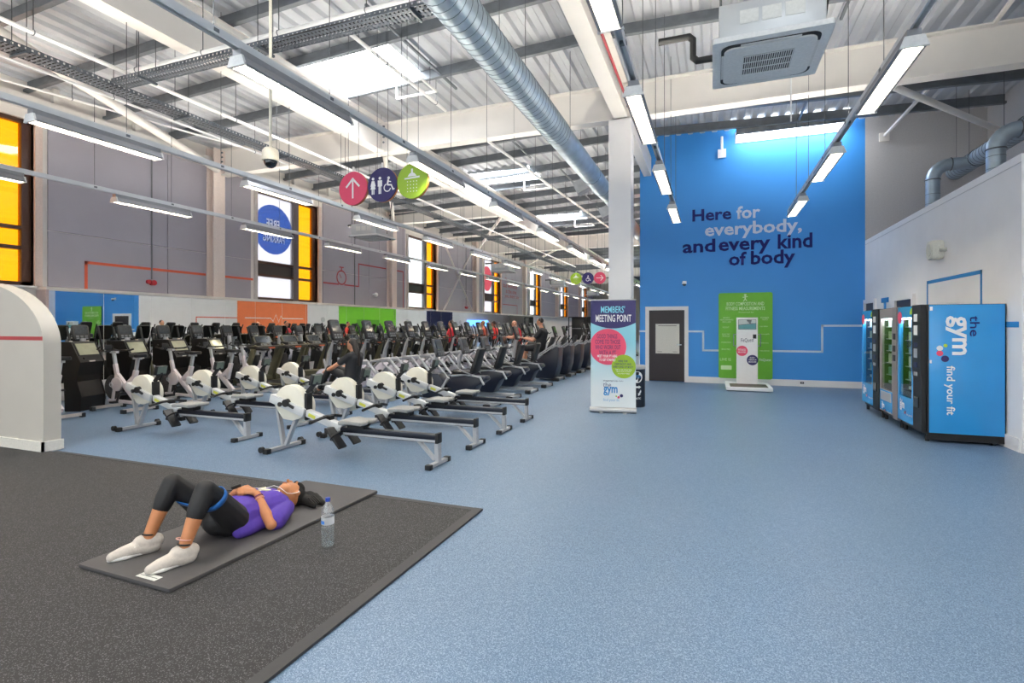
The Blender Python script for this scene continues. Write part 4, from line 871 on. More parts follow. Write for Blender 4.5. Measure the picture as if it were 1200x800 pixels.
def elliptical(front=M_lilac):
    t = thing('elliptical_trainer', 'x', 'elliptical trainer')
    MB().bar((.0, 0, .07), (1.75, 0, .07), .09, .07).build('base_rail', M_frame2, t, bev=.01)
    for x, wd in ((.08, .26), (1.72, .30)):
        MB().bar((x, -wd, .035), (x, wd, .035), .08, .05).build('base_bar', M_frame2, t)
        for y in (-wd, wd): MB().box(x-.05, y-.035, 0, x+.05, y+.035, .065).build('foot_cap', M_black, t, bev=.008)
    MB().cyl((.30, -.11, .36), (.30, .11, .36), .27, n=28).build('drive_housing', front, t, bev=.02); MB().cyl((.30, -.125, .36), (.30, -.11, .36), .10, n=20).build('hub_cap', M_dark, t)
    MB().tube([(.42, 0, .10), (.30, 0, .55), (.36, 0, .95), (.52, 0, 1.25)], [.05, .055, .05, .045], 12).build('mast', M_frame2, t)
    console(t, .60, 1.22, .30, .44, .32)
    for s_ in (-1, 1):
        MB().tube([(.40, s_*.22, .82), (.50, s_*.24, 1.12), (.46, s_*.25, 1.40), (.36, s_*.23, 1.56)], .019, 8).build('swing_handle', M_black, t)
        MB().tube([(.40, s_*.22, .84), (.44, s_*.20, .60), (.78, s_*.16, .34)], .024, 8).build('swing_arm', M_frame2, t)
        MB().tube([(.36, s_*.14, .40), (.70, s_*.15, .72), (1.15, s_*.15, .80), (1.62, s_*.15, .30), (1.70, s_*.15, .10)], .03, 8).build('drive_link', M_frame2, t)
        MB().bar((.72, s_*.15, .34+.1*s_), (1.10, s_*.15, .30+.1*s_), .15, .05).build('pedal', M_black, t, bev=.01)
        MB().tube([(.55, s_*.1, 1.18), (.72, s_*.2, 1.16), (.80, s_*.21, 1.22)], .015, 8).build('fixed_handle', M_black, t)
    MB().box(.95, -.20, .72, 1.20, .20, .80).build('step_cover', mat('#9A9B9F', .4, .2), t, bev=.015)
    MB().cyl((.50, 0, .95), (.50, 0, 1.13), .04).build('bottle_holder', M_black, t)
    return t
p = elliptical(); ey = [8.75, 9.85, 10.72, 11.58, 12.42, 13.28, 14.15, 15.02, 15.9, 16.77, 17.64, 18.5, 19.4, 20.3, 21.2, 22.1, 23.0]
p.location = (-7.75, ey[0], 0); p['label'] = 'silver elliptical trainer nearest the camera, beside the rowing machines'
for k, y in enumerate(ey[1:]): copy_of(p, (-7.75, y, 0), '%s silver elliptical trainer from the camera in the long middle row' % ORD[k+1])
for k in range(8): copy_of(p, (-5.3, 20.6+.95*k, 0), '%s elliptical trainer beyond the seated steppers, near the far aisle' % ORD[k])
def recumbent():
    t = thing('recumbent_bike', 'x', 'exercise bike')
    MB().bar((.0, 0, .08), (1.5, 0, .08), .10, .07).build('base_rail', M_frame2, t, bev=.01)
    for x, wd in ((.05, .24), (1.48, .27)):
        MB().bar((x, -wd, .04), (x, wd, .04), .11, .06).build('base_bar', M_frame2, t, bev=.01)
        for y in (-wd, wd): MB().box(x-.06, y-.05, 0, x+.06, y+.04, .08).build('foot_cap', M_black, t, bev=.012)
    MB().prism([(.06, .12), (.46, .12), (.56, .40), (.40, .60), (.14, .58), (.02, .36)], 'y', -.13, .13).build('drive_cover', M_navyp, t, bev=.02)
    MB().tube([(.20, 0, .50), (.24, 0, .85), (.36, 0, 1.02)], .04, 10).build('mast', M_frame2, t)
    console(t, .42, .92, .30, .36, .30, m=mat('#4A4C50', .4))
    MB().tube([(.46, -.25, .98), (.40, -.18, .93), (.36, 0, .92), (.40, .18, .93), (.46, .25, .98)], .016, 8).build('handlebar', M_black, t)
    MB().prism([(.66, .13), (1.08, .13), (1.22, .38), (1.40, .50), (1.36, .57), (.72, .57), (.58, .40)], 'y', -.15, .15).build('seat_shroud', M_navyp, t, bev=.025)
    MB().tube([(.70, -.165, .56), (1.0, -.17, .60), (1.30, -.165, .56), (1.38, -.165, .42)], .022, 8).build('shroud_trim', M_frame2, t); MB().tube([(.56, -.155, .15), (.52, -.155, .35), (.64, -.155, .53)], .03, 8).build('shroud_trim', M_frame2, t)
    MB().prism(rrect(.72, -.2, 1.12, .2, .06), 'z', .60, .66).build('seat', M_black, t, bev=.02)
    MB().bar((1.12, 0, .64), (1.26, 0, 1.08), .36, .07, (1,0,0), w2=.28).build('backrest', M_black, t, bev=.025)
    for s_ in (-1, 1): MB().tube([(1.15, s_*.2, .60), (1.02, s_*.27, .66), (.90, s_*.27, .72), (.84, s_*.27, .80)], .012, 8).build('seat_handle', mat('#85868A', .4, .3), t)
    MB().cyl((.30, -.22, .34), (.30, .22, .34), .025).build('crank_axle', M_dark, t)
    for s_ in (-1, 1): MB().bar((.30, s_*.17, .34), (.30+.13*s_, s_*.17, .34+.08*s_), .02, .035).build('crank', M_dark, t); MB().box(.24+.13*s_, s_*.22-.05, .32+.08*s_, .36+.13*s_, s_*.22+.05, .35+.08*s_).build('pedal', M_black, t)
    MB().prism([(.74, .58), (.98, .58), (.92, .615), (.78, .615)], 'y', -.155, -.05).build('amber_badge', mat('#B98A35', .4), t)
    return t
p = recumbent(); p.location = (-5.30, 8.95, 0); p['label'] = 'recumbent bike with navy shroud, nearest the camera behind the front rowers'
for k, y in enumerate((10.08, 11.22, 12.4)): copy_of(p, (-5.30, y, 0), '%s recumbent bike with navy shroud behind the front rowing machines' % ORD[k+1])
def stepper():
    t = thing('recumbent_stepper', 'x', 'stepper')
    MB().bar((-.1, 0, .07), (1.28, 0, .07), .12, .07).build('base_rail', M_frame2, t, bev=.01)
    for x, wd in ((.0, .26), (1.30, .30)):
        MB().bar((x, -wd, .045), (x, wd, .045), .12, .07).build('base_bar', M_frame2, t, bev=.01)
        for y in (-wd, wd): MB().box(x-.08, y-.06, 0, x+.08, y+.05, .09).build('foot_cap', M_black, t, bev=.015)
    MB().prism([(.70, .06), (1.22, .06), (1.32, .40), (1.36, .92), (1.28, .94), (.60, .48)], 'y', -.26, .26).build('rear_shell', M_navyp, t, bev=.02)
    for s_ in (-1, 1):
        for o in (0, .055): MB().bar((.58, s_*(.275), .52+o), (1.28, s_*(.275), .98+o), .02, .03).build('slope_rail', M_frame2, t)
    MB().prism(rrect(.55, -.2, .95, .2, .06), 'z', .70, .77).build('seat', M_black, t, bev=.02); MB().bar((.72, 0, .45), (.72, 0, .70), .1, .1, (1,0,0)).build('seat_post', M_frame2, t)
    MB().bar((.98, 0, .78), (1.14, 0, 1.20), .36, .07, (1,0,0), w2=.28).build('backrest', M_black, t, bev=.025)
    MB().tube([(.0, 0, .10), (-.06, 0, .6), (.02, 0, 1.05), (.10, 0, 1.2)], .05, 10).build('mast', M_frame2, t); MB().prism([(-.16, .1), (.22, .1), (.18, .55), (-.10, .62)], 'y', -.16, .16).build('drive_cover', M_navyp, t, bev=.02)
    console(t, .12, 1.12, .32, .40, .3)
    for s_ in (-1, 1): MB().tube([(.1, s_*.2, .5), (.18, s_*.27, .95), (.32, s_*.27, 1.15)], .018, 8).build('swing_handle', M_black, t); MB().box(.2, s_*.16-.07, .2, .45, s_*.16+.07, .24).build('pedal', M_black, t)
    return t
p = stepper(); sy = [14.05, 15.35, 16.65, 17.95, 19.25]
p.location = (-5.28, sy[0], 0); p['label'] = 'seated stepper with a tall dark back shell, where the man in black sits'
for k, y in enumerate(sy[1:]): copy_of(p, (-5.28, y, 0), '%s seated stepper with a tall dark back shell along the aisle' % ORD[k+1])
def treadmill():
    t = thing('treadmill', 'x', 'treadmill')
    MB().box(-.25, -.40, .04, 1.75, .40, .14).build('deck', M_olive, t, bev=.01); box('running_belt', M_rub, t, .05, -.27, .14, 1.74, .27, .146); MB().prism([(-.45, .04), (.05, .04), (.05, .26), (-.20, .27), (-.42, .2)], 'y', -.40, .40).build('motor_hood', M_olive, t, bev=.02)
    box('deck_edge', mat('#A3A4A8', .35, .4), t, 1.70, -.41, .03, 1.78, .41, .13)
    for s_ in (-1, 1):
        MB().bar((-.10, s_*.38, .12), (.28, s_*.38, 1.04), .06, .13, (1,0,0)).build('upright', M_olive2, t, bev=.01)
        MB().tube([(.22, s_*.38, .98), (.55, s_*.38, .98), (.70, s_*.38, .93)], .026, 8).build('handrail', M_black, t)
        MB().box(.12, s_*.26-.07, 1.0, .26, s_*.26+.07, 1.1).build('bottle_tray', M_black, t, bev=.01)
    MB().box(.10, -.42, .94, .40, .42, 1.02).build('console_bridge', mat('#35332A', .45), t, bev=.02)
    console(t, .24, .98, .56, .34, .55, m=mat('#3E3C2E', .45)); MB().box(.395, -.10, .95, .41, .10, .985).build('stop_key', mat('#C0562A', .4), t)
    return t
p = treadmill(); ty = [9.92 + .89*k for k in range(14)]
p.location = (-10.55, ty[0], 0); p['label'] = 'dark olive treadmill nearest the black screen cabinets'
for k, y in enumerate(ty[1:]): copy_of(p, (-10.55, y, 0), '%s dark olive treadmill from the black screen cabinets' % ORD[k+1])
def wall_trainer():
    t = thing('cross_trainer', 'x', 'cross trainer')
    MB().bar((.0, 0, .07), (.42, 0, .07), .5, .1).build('base', M_dark, t, bev=.01)
    MB().tube([(.10, 0, .1), (.18, 0, .7), (.12, 0, 1.25)], .05, 10).build('mast', M_frame2, t); MB().prism([(-.05, .12), (.36, .12), (.30, .7), (.06, .75)], 'y', -.14, .14).build('drive_cover', M_black, t, bev=.02)
    console(t, .12, 1.22, .30, .32, .28, m=M_black)
    for s_ in (-1, 1): MB().tube([(.14, s_*.26, .75), (.26, s_*.27, 1.05), (.12, s_*.28, 1.48)], .02, 8).build('swing_handle', M_black, t)
    return t
p = wall_trainer(); wy2 = [6.72 + .85*k for k in range(22)]
p.location = (-11.92, wy2[0], 0); p['label'] = 'black cross trainer at the mirrors nearest the arched white partition'
for k, y in enumerate(wy2[1:]): copy_of(p, (-11.92, y, 0), '%s black cross trainer from the arched partition along the mirrors' % ORD[k+1])
# ---- far rack
t = thing('squat_rack', 'dark far rack of upright posts and bars beyond the machines', 'rack', (-10.2, 44, 0))
for x in (-1.4, 0, 1.4):
    for y in (0, 1.2): MB().bar((x, y, 0), (x, y, 2.3), .08, .08).build('post', M_black, t)
for z in (2.26, 1.5):
    for y in (0, 1.2): MB().bar((-1.4, y, z), (1.4, y, z), .07, .07).build('crossbar', M_black, t)
MB().cyl((-1.7, -.1, 1.3), (1.7, -.1, 1.3), .018).build('barbell_bar', M_silver, t)
for x in (-1.55, 1.55): MB().cyl((x-.05, -.1, 1.3), (x+.05, -.1, 1.3), .22).build('weight_plate', M_black, t)
box('back_mesh', mat('#2A2A2C', .6), t, -1.45, 1.22, .3, 1.45, 1.26, 2.25)
# ================================================================== EXERCISE MAT, BOTTLE, PEOPLE
t = thing('exercise_mat', 'thin dark grey exercise mat under the lying woman', 'exercise mat', (-3.22, 2.99, .012), R(-1.2))
MB().prism(rrect(-.415, -.945, .415, .945, .012, 3), 'z', 0, .024).build('mat_pad', mat('#413F41', .6, 0, .05, 60), t, bev=.004)
box('mat_label', mat('#C9C9C4', .5), t, .08, -.915, .0242, .245, -.865, .0252); box('printed_line', mat('#4A4A48', .5), t, .09, -.893, .0253, .235, -.888, .0256)
t = thing('exercise_mat', 'black mat edge strip lying flat at the back of the rubber floor', 'exercise mat', (-4.05, 3.55, .012), R(4)); MB().prism(rrect(-.16, -.05, .16, .05, .02), 'z', 0, .008).build('mat_pad', mat('#26262A', .7), t)
t = thing('water_bottle', 'clear ribbed plastic water bottle with a blue cap beside the mat', 'bottle', (-2.44, 2.87, .012))
G_p = glass('clear_plastic', (.95, .97, .98), .16, .12, (.95, .98, 1))
pr_ = [(0, .004), (.036, 0), (.042, .012)]
for k in range(7): z = .02 + .017*k; pr_ += [(.042, z), (.0408, z+.008), (.042, z+.016)]
pr_ += [(.042, .145), (.041, .20), (.042, .225), (.036, .255), (.02, .285), (.014, .295), (.014, .305)]
MB().lathe(pr_, n=28).build('bottle_body', G_p, t); MB().lathe([(.0, .006), (.039, .006), (.039, .13), (.0, .13)], n=24).build('water', glass('water', (.93, .96, .97), .08), t)
MB().cyl((0, 0, .30), (0, 0, .325), .016, n=18).build('cap', mat('#1F3E9A', .4), t); MB().lathe([(.0425, .150), (.0425, .20)], n=28).build('bottle_label', glass('label_film', (.85, .88, .9), .1, .6, (.95, .97, 1)), t)
o = MB().lathe([(.043, .155), (.043, .178)], n=36).build('label_print', mat('#3A78C9', .5), t)
bm = bmesh.new(); bm.from_mesh(o.data); bmesh.ops.delete(bm, geom=[f for f in bm.faces if not (f.calc_center_median().y < -.01 and f.calc_center_median().x < .01)], context='FACES'); bm.to_mesh(o.data); bm.free()

def capsule(b, p0, r0, p1, r1, n=14):
    p0 = Vector(p0); p1 = Vector(p1); d = p1-p0; l = d.length
    if l < 1e-5: return b.ell(p0, (r0, r0, r0), n, 8)
    d.normalize(); u = d.cross(Vector((0,0,1)))
    if u.length < .05: u = d.cross(Vector((0,1,0)))
    u.normalize(); q = d.cross(u); rings = []
    for a in (-80, -55, -28, 0): rings.append((p0 + d*r0*math.sin(R(a)), r0*math.cos(R(a))))
    for a in (0, 28, 55, 80): rings.append((p1 + d*r1*math.sin(R(a)), r1*math.cos(R(a))))
    vs = [c + (u*math.cos(2*PI*k/n) + q*math.sin(2*PI*k/n))*r for c, r in rings for k in range(n)]; m = len(rings)
    return b.add(vs, [(i*n+k, i*n+(k+1) % n, (i+1)*n+(k+1) % n, (i+1)*n+k) for i in range(m-1) for k in range(n)] + [tuple(range(n-1, -1, -1)), tuple(range((m-1)*n, m*n))])
def flesh(name, chains, ells, m, parent, off=(0,0,0), voxel=.009, it=5, boxes=()):
    b = MB(); off = Vector(off)
    for ch in chains:
        for (p, r), (q, s_) in zip(ch, ch[1:]): capsule(b, Vector(p)-off, r, Vector(q)-off, s_)
    for e in ells: b.ell(Vector(e[0])-off, e[1], 18, 12, e[2] if len(e) > 2 else None)
    me = bpy.data.meshes.new(name); me.from_pydata(b.v, [], b.f)
    bm = bmesh.new(); bm.from_mesh(me); bmesh.ops.recalc_face_normals(bm, faces=bm.faces); bm.to_mesh(me); bm.free()
    tmp = bpy.data.objects.new(name, me); C.objects.link(tmp)
    md = tmp.modifiers.new('r', 'REMESH'); md.mode = 'VOXEL'; md.voxel_size = voxel
    ms = tmp.modifiers.new('s', 'SMOOTH'); ms.factor = .5; ms.iterations = it
    dg = bpy.context.evaluated_depsgraph_get(); me2 = bpy.data.meshes.new_from_object(tmp.evaluated_get(dg))
    bpy.data.objects.remove(tmp); me2.polygons.foreach_set('use_smooth', [True]*len(me2.polygons)); me2.materials.clear(); me2.materials.append(m); me2.name = name
    o = bpy.data.objects.new(name, me2); C.objects.link(o); o.parent = parent; return o
def skin(name, h):
    m = mat(h, .5, 0, .05, 25, name=name); m.node_tree.nodes['Principled BSDF'].inputs['Subsurface Weight'].default_value = .08
    m.node_tree.nodes['Principled BSDF'].inputs['Subsurface Radius'].default_value = (.01, .004, .002); return m
S1 = skin('skin_tan', '#B5784F'); S2 = skin('skin_light', '#C78D6E'); S3 = skin('skin_fair', '#C28A70')
# ---- woman lying on the mat, knees up, head away from the camera
O = (-3.2, 2.8, .036); W = thing('person', 'woman in purple T-shirt and black leggings lying on the mat, knees raised', 'person', O)
hipL, kneL, ankL = (-3.105, 2.71, .155), (-3.035, 2.425, .455), (-3.04, 2.285, .135)
hipR, kneR, ankR = (-3.295, 2.71, .155), (-3.36, 2.445, .46), (-3.405, 2.315, .135)
shL, elL, wrL = (-3.035, 3.10, .115), (-2.935, 2.865, .085), (-3.12, 2.915, .272)
shR, elR, wrR = (-3.365, 3.10, .115), (-3.50, 2.92, .10), (-3.305, 2.905, .278)
def lerp(a, b2, k): return tuple(x+(y-x)*k for x, y in zip(a, b2))
hc = Vector((-3.215, 3.335, .135))
HR = Matrix.Rotation(R(-8), 3, 'X') @ Matrix.Rotation(R(-14), 3, 'Y')    # chin a little up, face turned slightly to the camera
def H(x, y, z): return tuple(hc + HR @ Vector((x, y, z)))
def hand(wr, d, side, curl_to):                                        # palm, four fingers and a thumb folded over the other hand
    wr = Vector(wr); d = Vector(d).normalized(); up = Vector((0, 0, 1)); s_ = d.cross(up).normalized()*side; n = s_.cross(d).normalized()
    if n.z < 0: n = -n
    pc = wr + d*.045; ch = [[(tuple(wr), .022), (tuple(pc - s_*.012), .021), (tuple(pc + d*.03 - s_*.018), .017)], [(tuple(wr), .02), (tuple(pc + s_*.014), .021), (tuple(pc + d*.028 + s_*.02), .016)]]
    for i, (o_, ln) in enumerate(((-.031, .030), (-.010, .036), (.011, .034), (.031, .026))):
        a = pc + d*.035 + s_*o_; k1 = a + d*ln + n*.006; k2 = k1 + d*ln*.55 - n*ln*.75; k3 = k2 - d*ln*.25 - n*ln*.6
        ch.append([(tuple(a), .0108), (tuple(k1), .0102), (tuple(k2), .0095), (tuple(k3), .0085)])
    a = pc - d*.015 - s_*.022; k1 = a - s_*.02 + d*.026 - n*.006; k2 = k1 + d*.028 - n*.012 + s_*.008
    ch.append([(tuple(a), .013), (tuple(k1), .0105), (tuple(k2), .0085)]); return ch
dL = Vector((-3.225, 2.89, .312)) - Vector(wrL); dR = Vector((-3.215, 2.865, .300)) - Vector(wrR)
body = [[((-3.25, 2.74, .15), .10), ((-3.25, 2.90, .145), .09), ((-3.27, 3.05, .14), .10), ((-3.27, 3.12, .125), .075)], [((-3.15, 2.74, .15), .10), ((-3.15, 2.90, .145), .09), ((-3.13, 3.05, .14), .10), ((-3.13, 3.12, .125), .075)],
        [((-3.2, 3.14, .12), .055), (tuple(hc + Vector((0, -.05, -.02))), .046)], [(shR, .055), ((-3.2, 3.13, .125), .06), (shL, .055)]]
for h, k, a in ((hipL, kneL, ankL), (hipR, kneR, ankR)): body.append([(h, .088), (lerp(h, k, .5), .073), (k, .054), (lerp(k, a, .3), .054), (lerp(k, a, .65), .043), (a, .034), ((a[0], a[1]+.01, a[2]-.06), .033)])
for s_, e, w_ in ((shL, elL, wrL), (shR, elR, wrR)): body.append([(s_, .052), (lerp(s_, e, .5), .043), (e, .036), (lerp(e, w_, .3), .038), (w_, .024)])
body += hand(wrL, dL, 1, None) + hand(wrR, dR, -1, None)
head = [(tuple(hc), (.074, .100, .088), HR), (H(0, .02, -.02), (.078, .088, .085), HR), (H(0, -.055, .035), (.056, .058, .052), HR), (H(0, -.088, .052), (.026, .022, .024), HR),
        (H(0, .015, .092), (.011, .022, .013), HR), (H(0, -.012, .106), (.014, .013, .015), HR), (H(0, -.052, .090), (.022, .009, .009), HR), (H(.077, .0, -.005), (.011, .030, .019), HR), (H(-.077, .0, -.005), (.011, .030, .019), HR), (H(.03, .05, .078), (.022, .012, .008), HR), (H(-.03, .05, .078), (.022, .012, .008), HR)]
flesh('body', body, head, S1, W, O, .0055, 4)
M_eye = mat('#1E1411', .3)
for s_ in (-1, 1):
    MB().ell(Vector(H(s_*.030, .030, .083)) - Vector(O), (.015, .004, .006), 10, 6, HR).build('eye', M_eye, W); MB().tube([Vector(H(s_*.014, .050, .088)) - Vector(O), Vector(H(s_*.030, .056, .088)) - Vector(O), Vector(H(s_*.048, .050, .076)) - Vector(O)], .0035, 6).build('eyebrow', M_eye, W)
MB().ell(Vector(H(0, -.052, .095)) - Vector(O), (.021, .008, .006), 12, 6, HR).build('lips', mat('#9A5148', .45), W)
hair = mat('#0E0A09', .85, 0, .2, 90)
flesh('hair', [[(H(.02, .09, -.05), .04), ((-3.13, 3.46, .085), .045), ((-3.05, 3.47, .062), .036), ((-2.98, 3.44, .056), .024)], [(H(.0, .09, -.06), .04), ((-3.10, 3.40, .075), .042), ((-3.03, 3.38, .058), .03), ((-2.99, 3.36, .052), .018)]],
      [(H(0, .045, -.026), (.088, .082, .084), HR), (H(0, .078, .018), (.074, .046, .064), HR)], hair, W, O, .007, 3)
for k in range(6):
    a = -.03+.012*k; MB().tube([Vector((-3.12+a, 3.50-.02*k, .10)) - Vector(O), Vector((-3.06+a, 3.50-.028*k, .095)) - Vector(O), Vector((-2.98+a*.4, 3.47-.024*k, .065)) - Vector(O)], [.008, .01, .004], 6).build('hair_strand', hair, W)
# clothing
legg = mat('#151417', .6, 0, .08, 80)
ch = [[((-3.25, 2.78, .15), .112), ((-3.25, 2.70, .15), .112), ((-3.2, 2.66, .15), .10)], [((-3.15, 2.78, .15), .112), ((-3.15, 2.70, .15), .112), ((-3.2, 2.66, .15), .10)]]
for h, k, a in ((hipL, kneL, ankL), (hipR, kneR, ankR)): ch.append([(h, .10), (lerp(h, k, .5), .082), (lerp(h, k, .9), .064), (k, .062), (lerp(k, a, .12), .062), (lerp(k, a, .3), .062), (lerp(k, a, .43), .056)])
flesh('leggings', ch, [], legg, W, O, .007, 5)
shirt = mat('#4B3196', .75, 0, .10, 22, .25)
ch = [[((-3.26, 2.77, .145), .128), ((-3.26, 2.90, .14), .108), ((-3.28, 3.05, .14), .116), ((-3.275, 3.12, .125), .086)], [((-3.14, 2.77, .145), .128), ((-3.14, 2.90, .14), .108), ((-3.12, 3.05, .14), .116), ((-3.125, 3.12, .125), .086)],
      [((-3.2, 2.8, .16), .12), ((-3.2, 3.1, .15), .10)], [((-3.045, 2.70, .085), .05), ((-3.04, 2.76, .09), .058), ((-3.06, 3.0, .09), .06)], [((-3.36, 2.76, .09), .055), ((-3.34, 3.0, .09), .06)], [(shR, .066), ((-3.2, 3.145, .12), .068), (shL, .066)]]
for s_, e in ((shL, elL), (shR, elR)): ch.append([(s_, .066), (lerp(s_, e, .3), .070), (lerp(s_, e, .70), .076)])
flesh('t_shirt', ch, [], shirt, W, O, .007, 2)
ps = mat('#D9D4B4', .6)
for a, b2 in (((-3.27, 3.05), (-3.215, 3.085)), ((-3.20, 3.03), (-3.15, 3.07)), ((-3.13, 3.06), (-3.09, 3.10)), ((-3.24, 3.0), (-3.19, 3.02))):
    MB().bar((a[0]-O[0], a[1]-O[1], .258-O[2]-.2*abs(a[0]+3.2)), (b2[0]-O[0], b2[1]-O[1], .256-O[2]-.2*abs(b2[0]+3.2)), .028, .012).build('shirt_print', ps, W)
# shoes with soles and laces
M_shoe = mat('#BFB6AD', .7, 0, .06, 60, .2); M_sole = mat('#E6E3DE', .55)
for (ax, ay, az), tx in ((ankL, -.06), (ankR, -.085)):
    hx, hy = ax+.005, ay+.045; gx, gy = ax + tx, ay - .165
    d = Vector((gx-hx, gy-hy, 0)); L_ = lambda k, z, o=0: (hx + d.x*k - d.y*o, hy + d.y*k + d.x*o, z)
    flesh('shoe', [[(L_(.04, .082), .040), (L_(.3, .085), .044), (L_(.55, .080), .043), (L_(.8, .070), .040), (L_(1.0, .062), .031)], [(L_(.0, .105), .046), (L_(.2, .112), .052), (L_(.36, .112), .043)], [(L_(.06, .075), .048), (L_(.25, .078), .051)], [(L_(.7, .062, .05), .03), (L_(.9, .06, -.03), .028)]], [], M_shoe, W, O, .006, 3)
    flesh('shoe_sole', [[(L_(.0, .052), .018), (L_(1.05, .050), .018)], [(L_(.02, .052, .07), .016), (L_(.45, .05, .06), .016), (L_(.75, .05, .13), .016), (L_(1.0, .05, .05), .016)], [(L_(.02, .052, -.07), .016), (L_(.45, .05, -.08), .016), (L_(.75, .05, -.12), .016), (L_(1.0, .05, -.05), .016)]], [], M_sole, W, O, .006, 2)
    for k in range(4): MB().tube([Vector(L_(.34+.09*k, .112-.007*k, .16)) - Vector(O), Vector(L_(.36+.09*k, .140-.010*k, 0)) - Vector(O), Vector(L_(.34+.09*k, .112-.007*k, -.16)) - Vector(O)], .0045, 6).build('shoelace', M_wht, W)
    MB().bar(Vector(L_(.30, .135)) - Vector(O), Vector(L_(.40, .122)) - Vector(O), .045, .02).build('shoe_tongue', mat('#D8D0C8', .7), W, bev=.006)
    MB().tube([Vector(L_(.42, .118, -.06)) - Vector(O), Vector(L_(.60, .098, -.098)) - Vector(O), Vector(L_(.85, .08, -.075)) - Vector(O)], .0035, 6).build('shoe_seam', mat('#8F867E', .7), W)
    MB().ring(Vector((ax, ay+.0, az+.022)) - Vector(O), (0, .25, 1), .034, .006, 20, 6).build('sock_cuff', M_black, W)
ax, ay, az = ankL; MB().ring(Vector((ax, ay, az+.055)) - Vector(O), (.05, .3, 1), .041, .004, 22, 5).build('anklet', mat('#D9A59A', .5), W)
# resistance band round both thighs
a, b2 = Vector(lerp(kneL, hipL, .30)), Vector(lerp(kneR, hipR, .30)); ax_ = (Vector(hipL)-Vector(kneL)).normalized(); r_ = .078
u = (b2-a).normalized(); v = ax_.cross(u).normalized(); lp_ = [a - u*r_*math.cos(R(k)) + v*r_*math.sin(R(k)) for k in range(-75, 286, 15)]
lo_ = min(lp_, key=lambda q: q.z); k0 = lp_.index(lo_); lp_ = lp_[:-1]; lp_ = lp_[k0:] + lp_[:k0] + [lo_]; lp_ += [lo_.lerp(b2 + (lo_ - a), k/5) for k in range(1, 6)]
bnd = MB(); n = len(lp_); ww = .022
for q in lp_: bnd.v += [tuple(q - ax_*ww - Vector(O)), tuple(q + ax_*ww - Vector(O))]
bnd.f = [(2*i, 2*i+2, 2*i+3, 2*i+1) for i in range(n-1)]
o = bnd.build('resistance_band', mat('#1D5FA8', .5), W); sm = o.modifiers.new('s', 'SOLIDIFY'); sm.thickness = .004; sm.offset = 1
for k, m in ((.10, mat('#7A3A5C', .5)), (.17, mat('#E2A08E', .5))):
    MB().ring(Vector(lerp(wrL, elL, k)) - Vector(O), Vector(elL)-Vector(wrL), .027+.02*k, .005, 18, 5).build('wristband', m, W)
MB().bar(Vector((-3.275, 2.83, .318)) - Vector(O), Vector((-3.255, 2.89, .328)) - Vector(O), .028, .022).build('handheld_player', M_black, W, bev=.005)
MB().tube([Vector(p) - Vector(O) for p in (H(.088, .0, .0), H(.075, -.06, .0), (-3.13, 3.215, .185), (-3.17, 3.18, .235), (-3.2, 3.15, .255), (-3.19, 3.05, .262), (-3.22, 2.93, .30))], .0022, 6).build('earphone_cord', M_wht, W)
MB().ell(Vector(H(.088, .0, .002)) - Vector(O), (.006, .008, .008), 8, 6).build('earbud', M_wht, W)

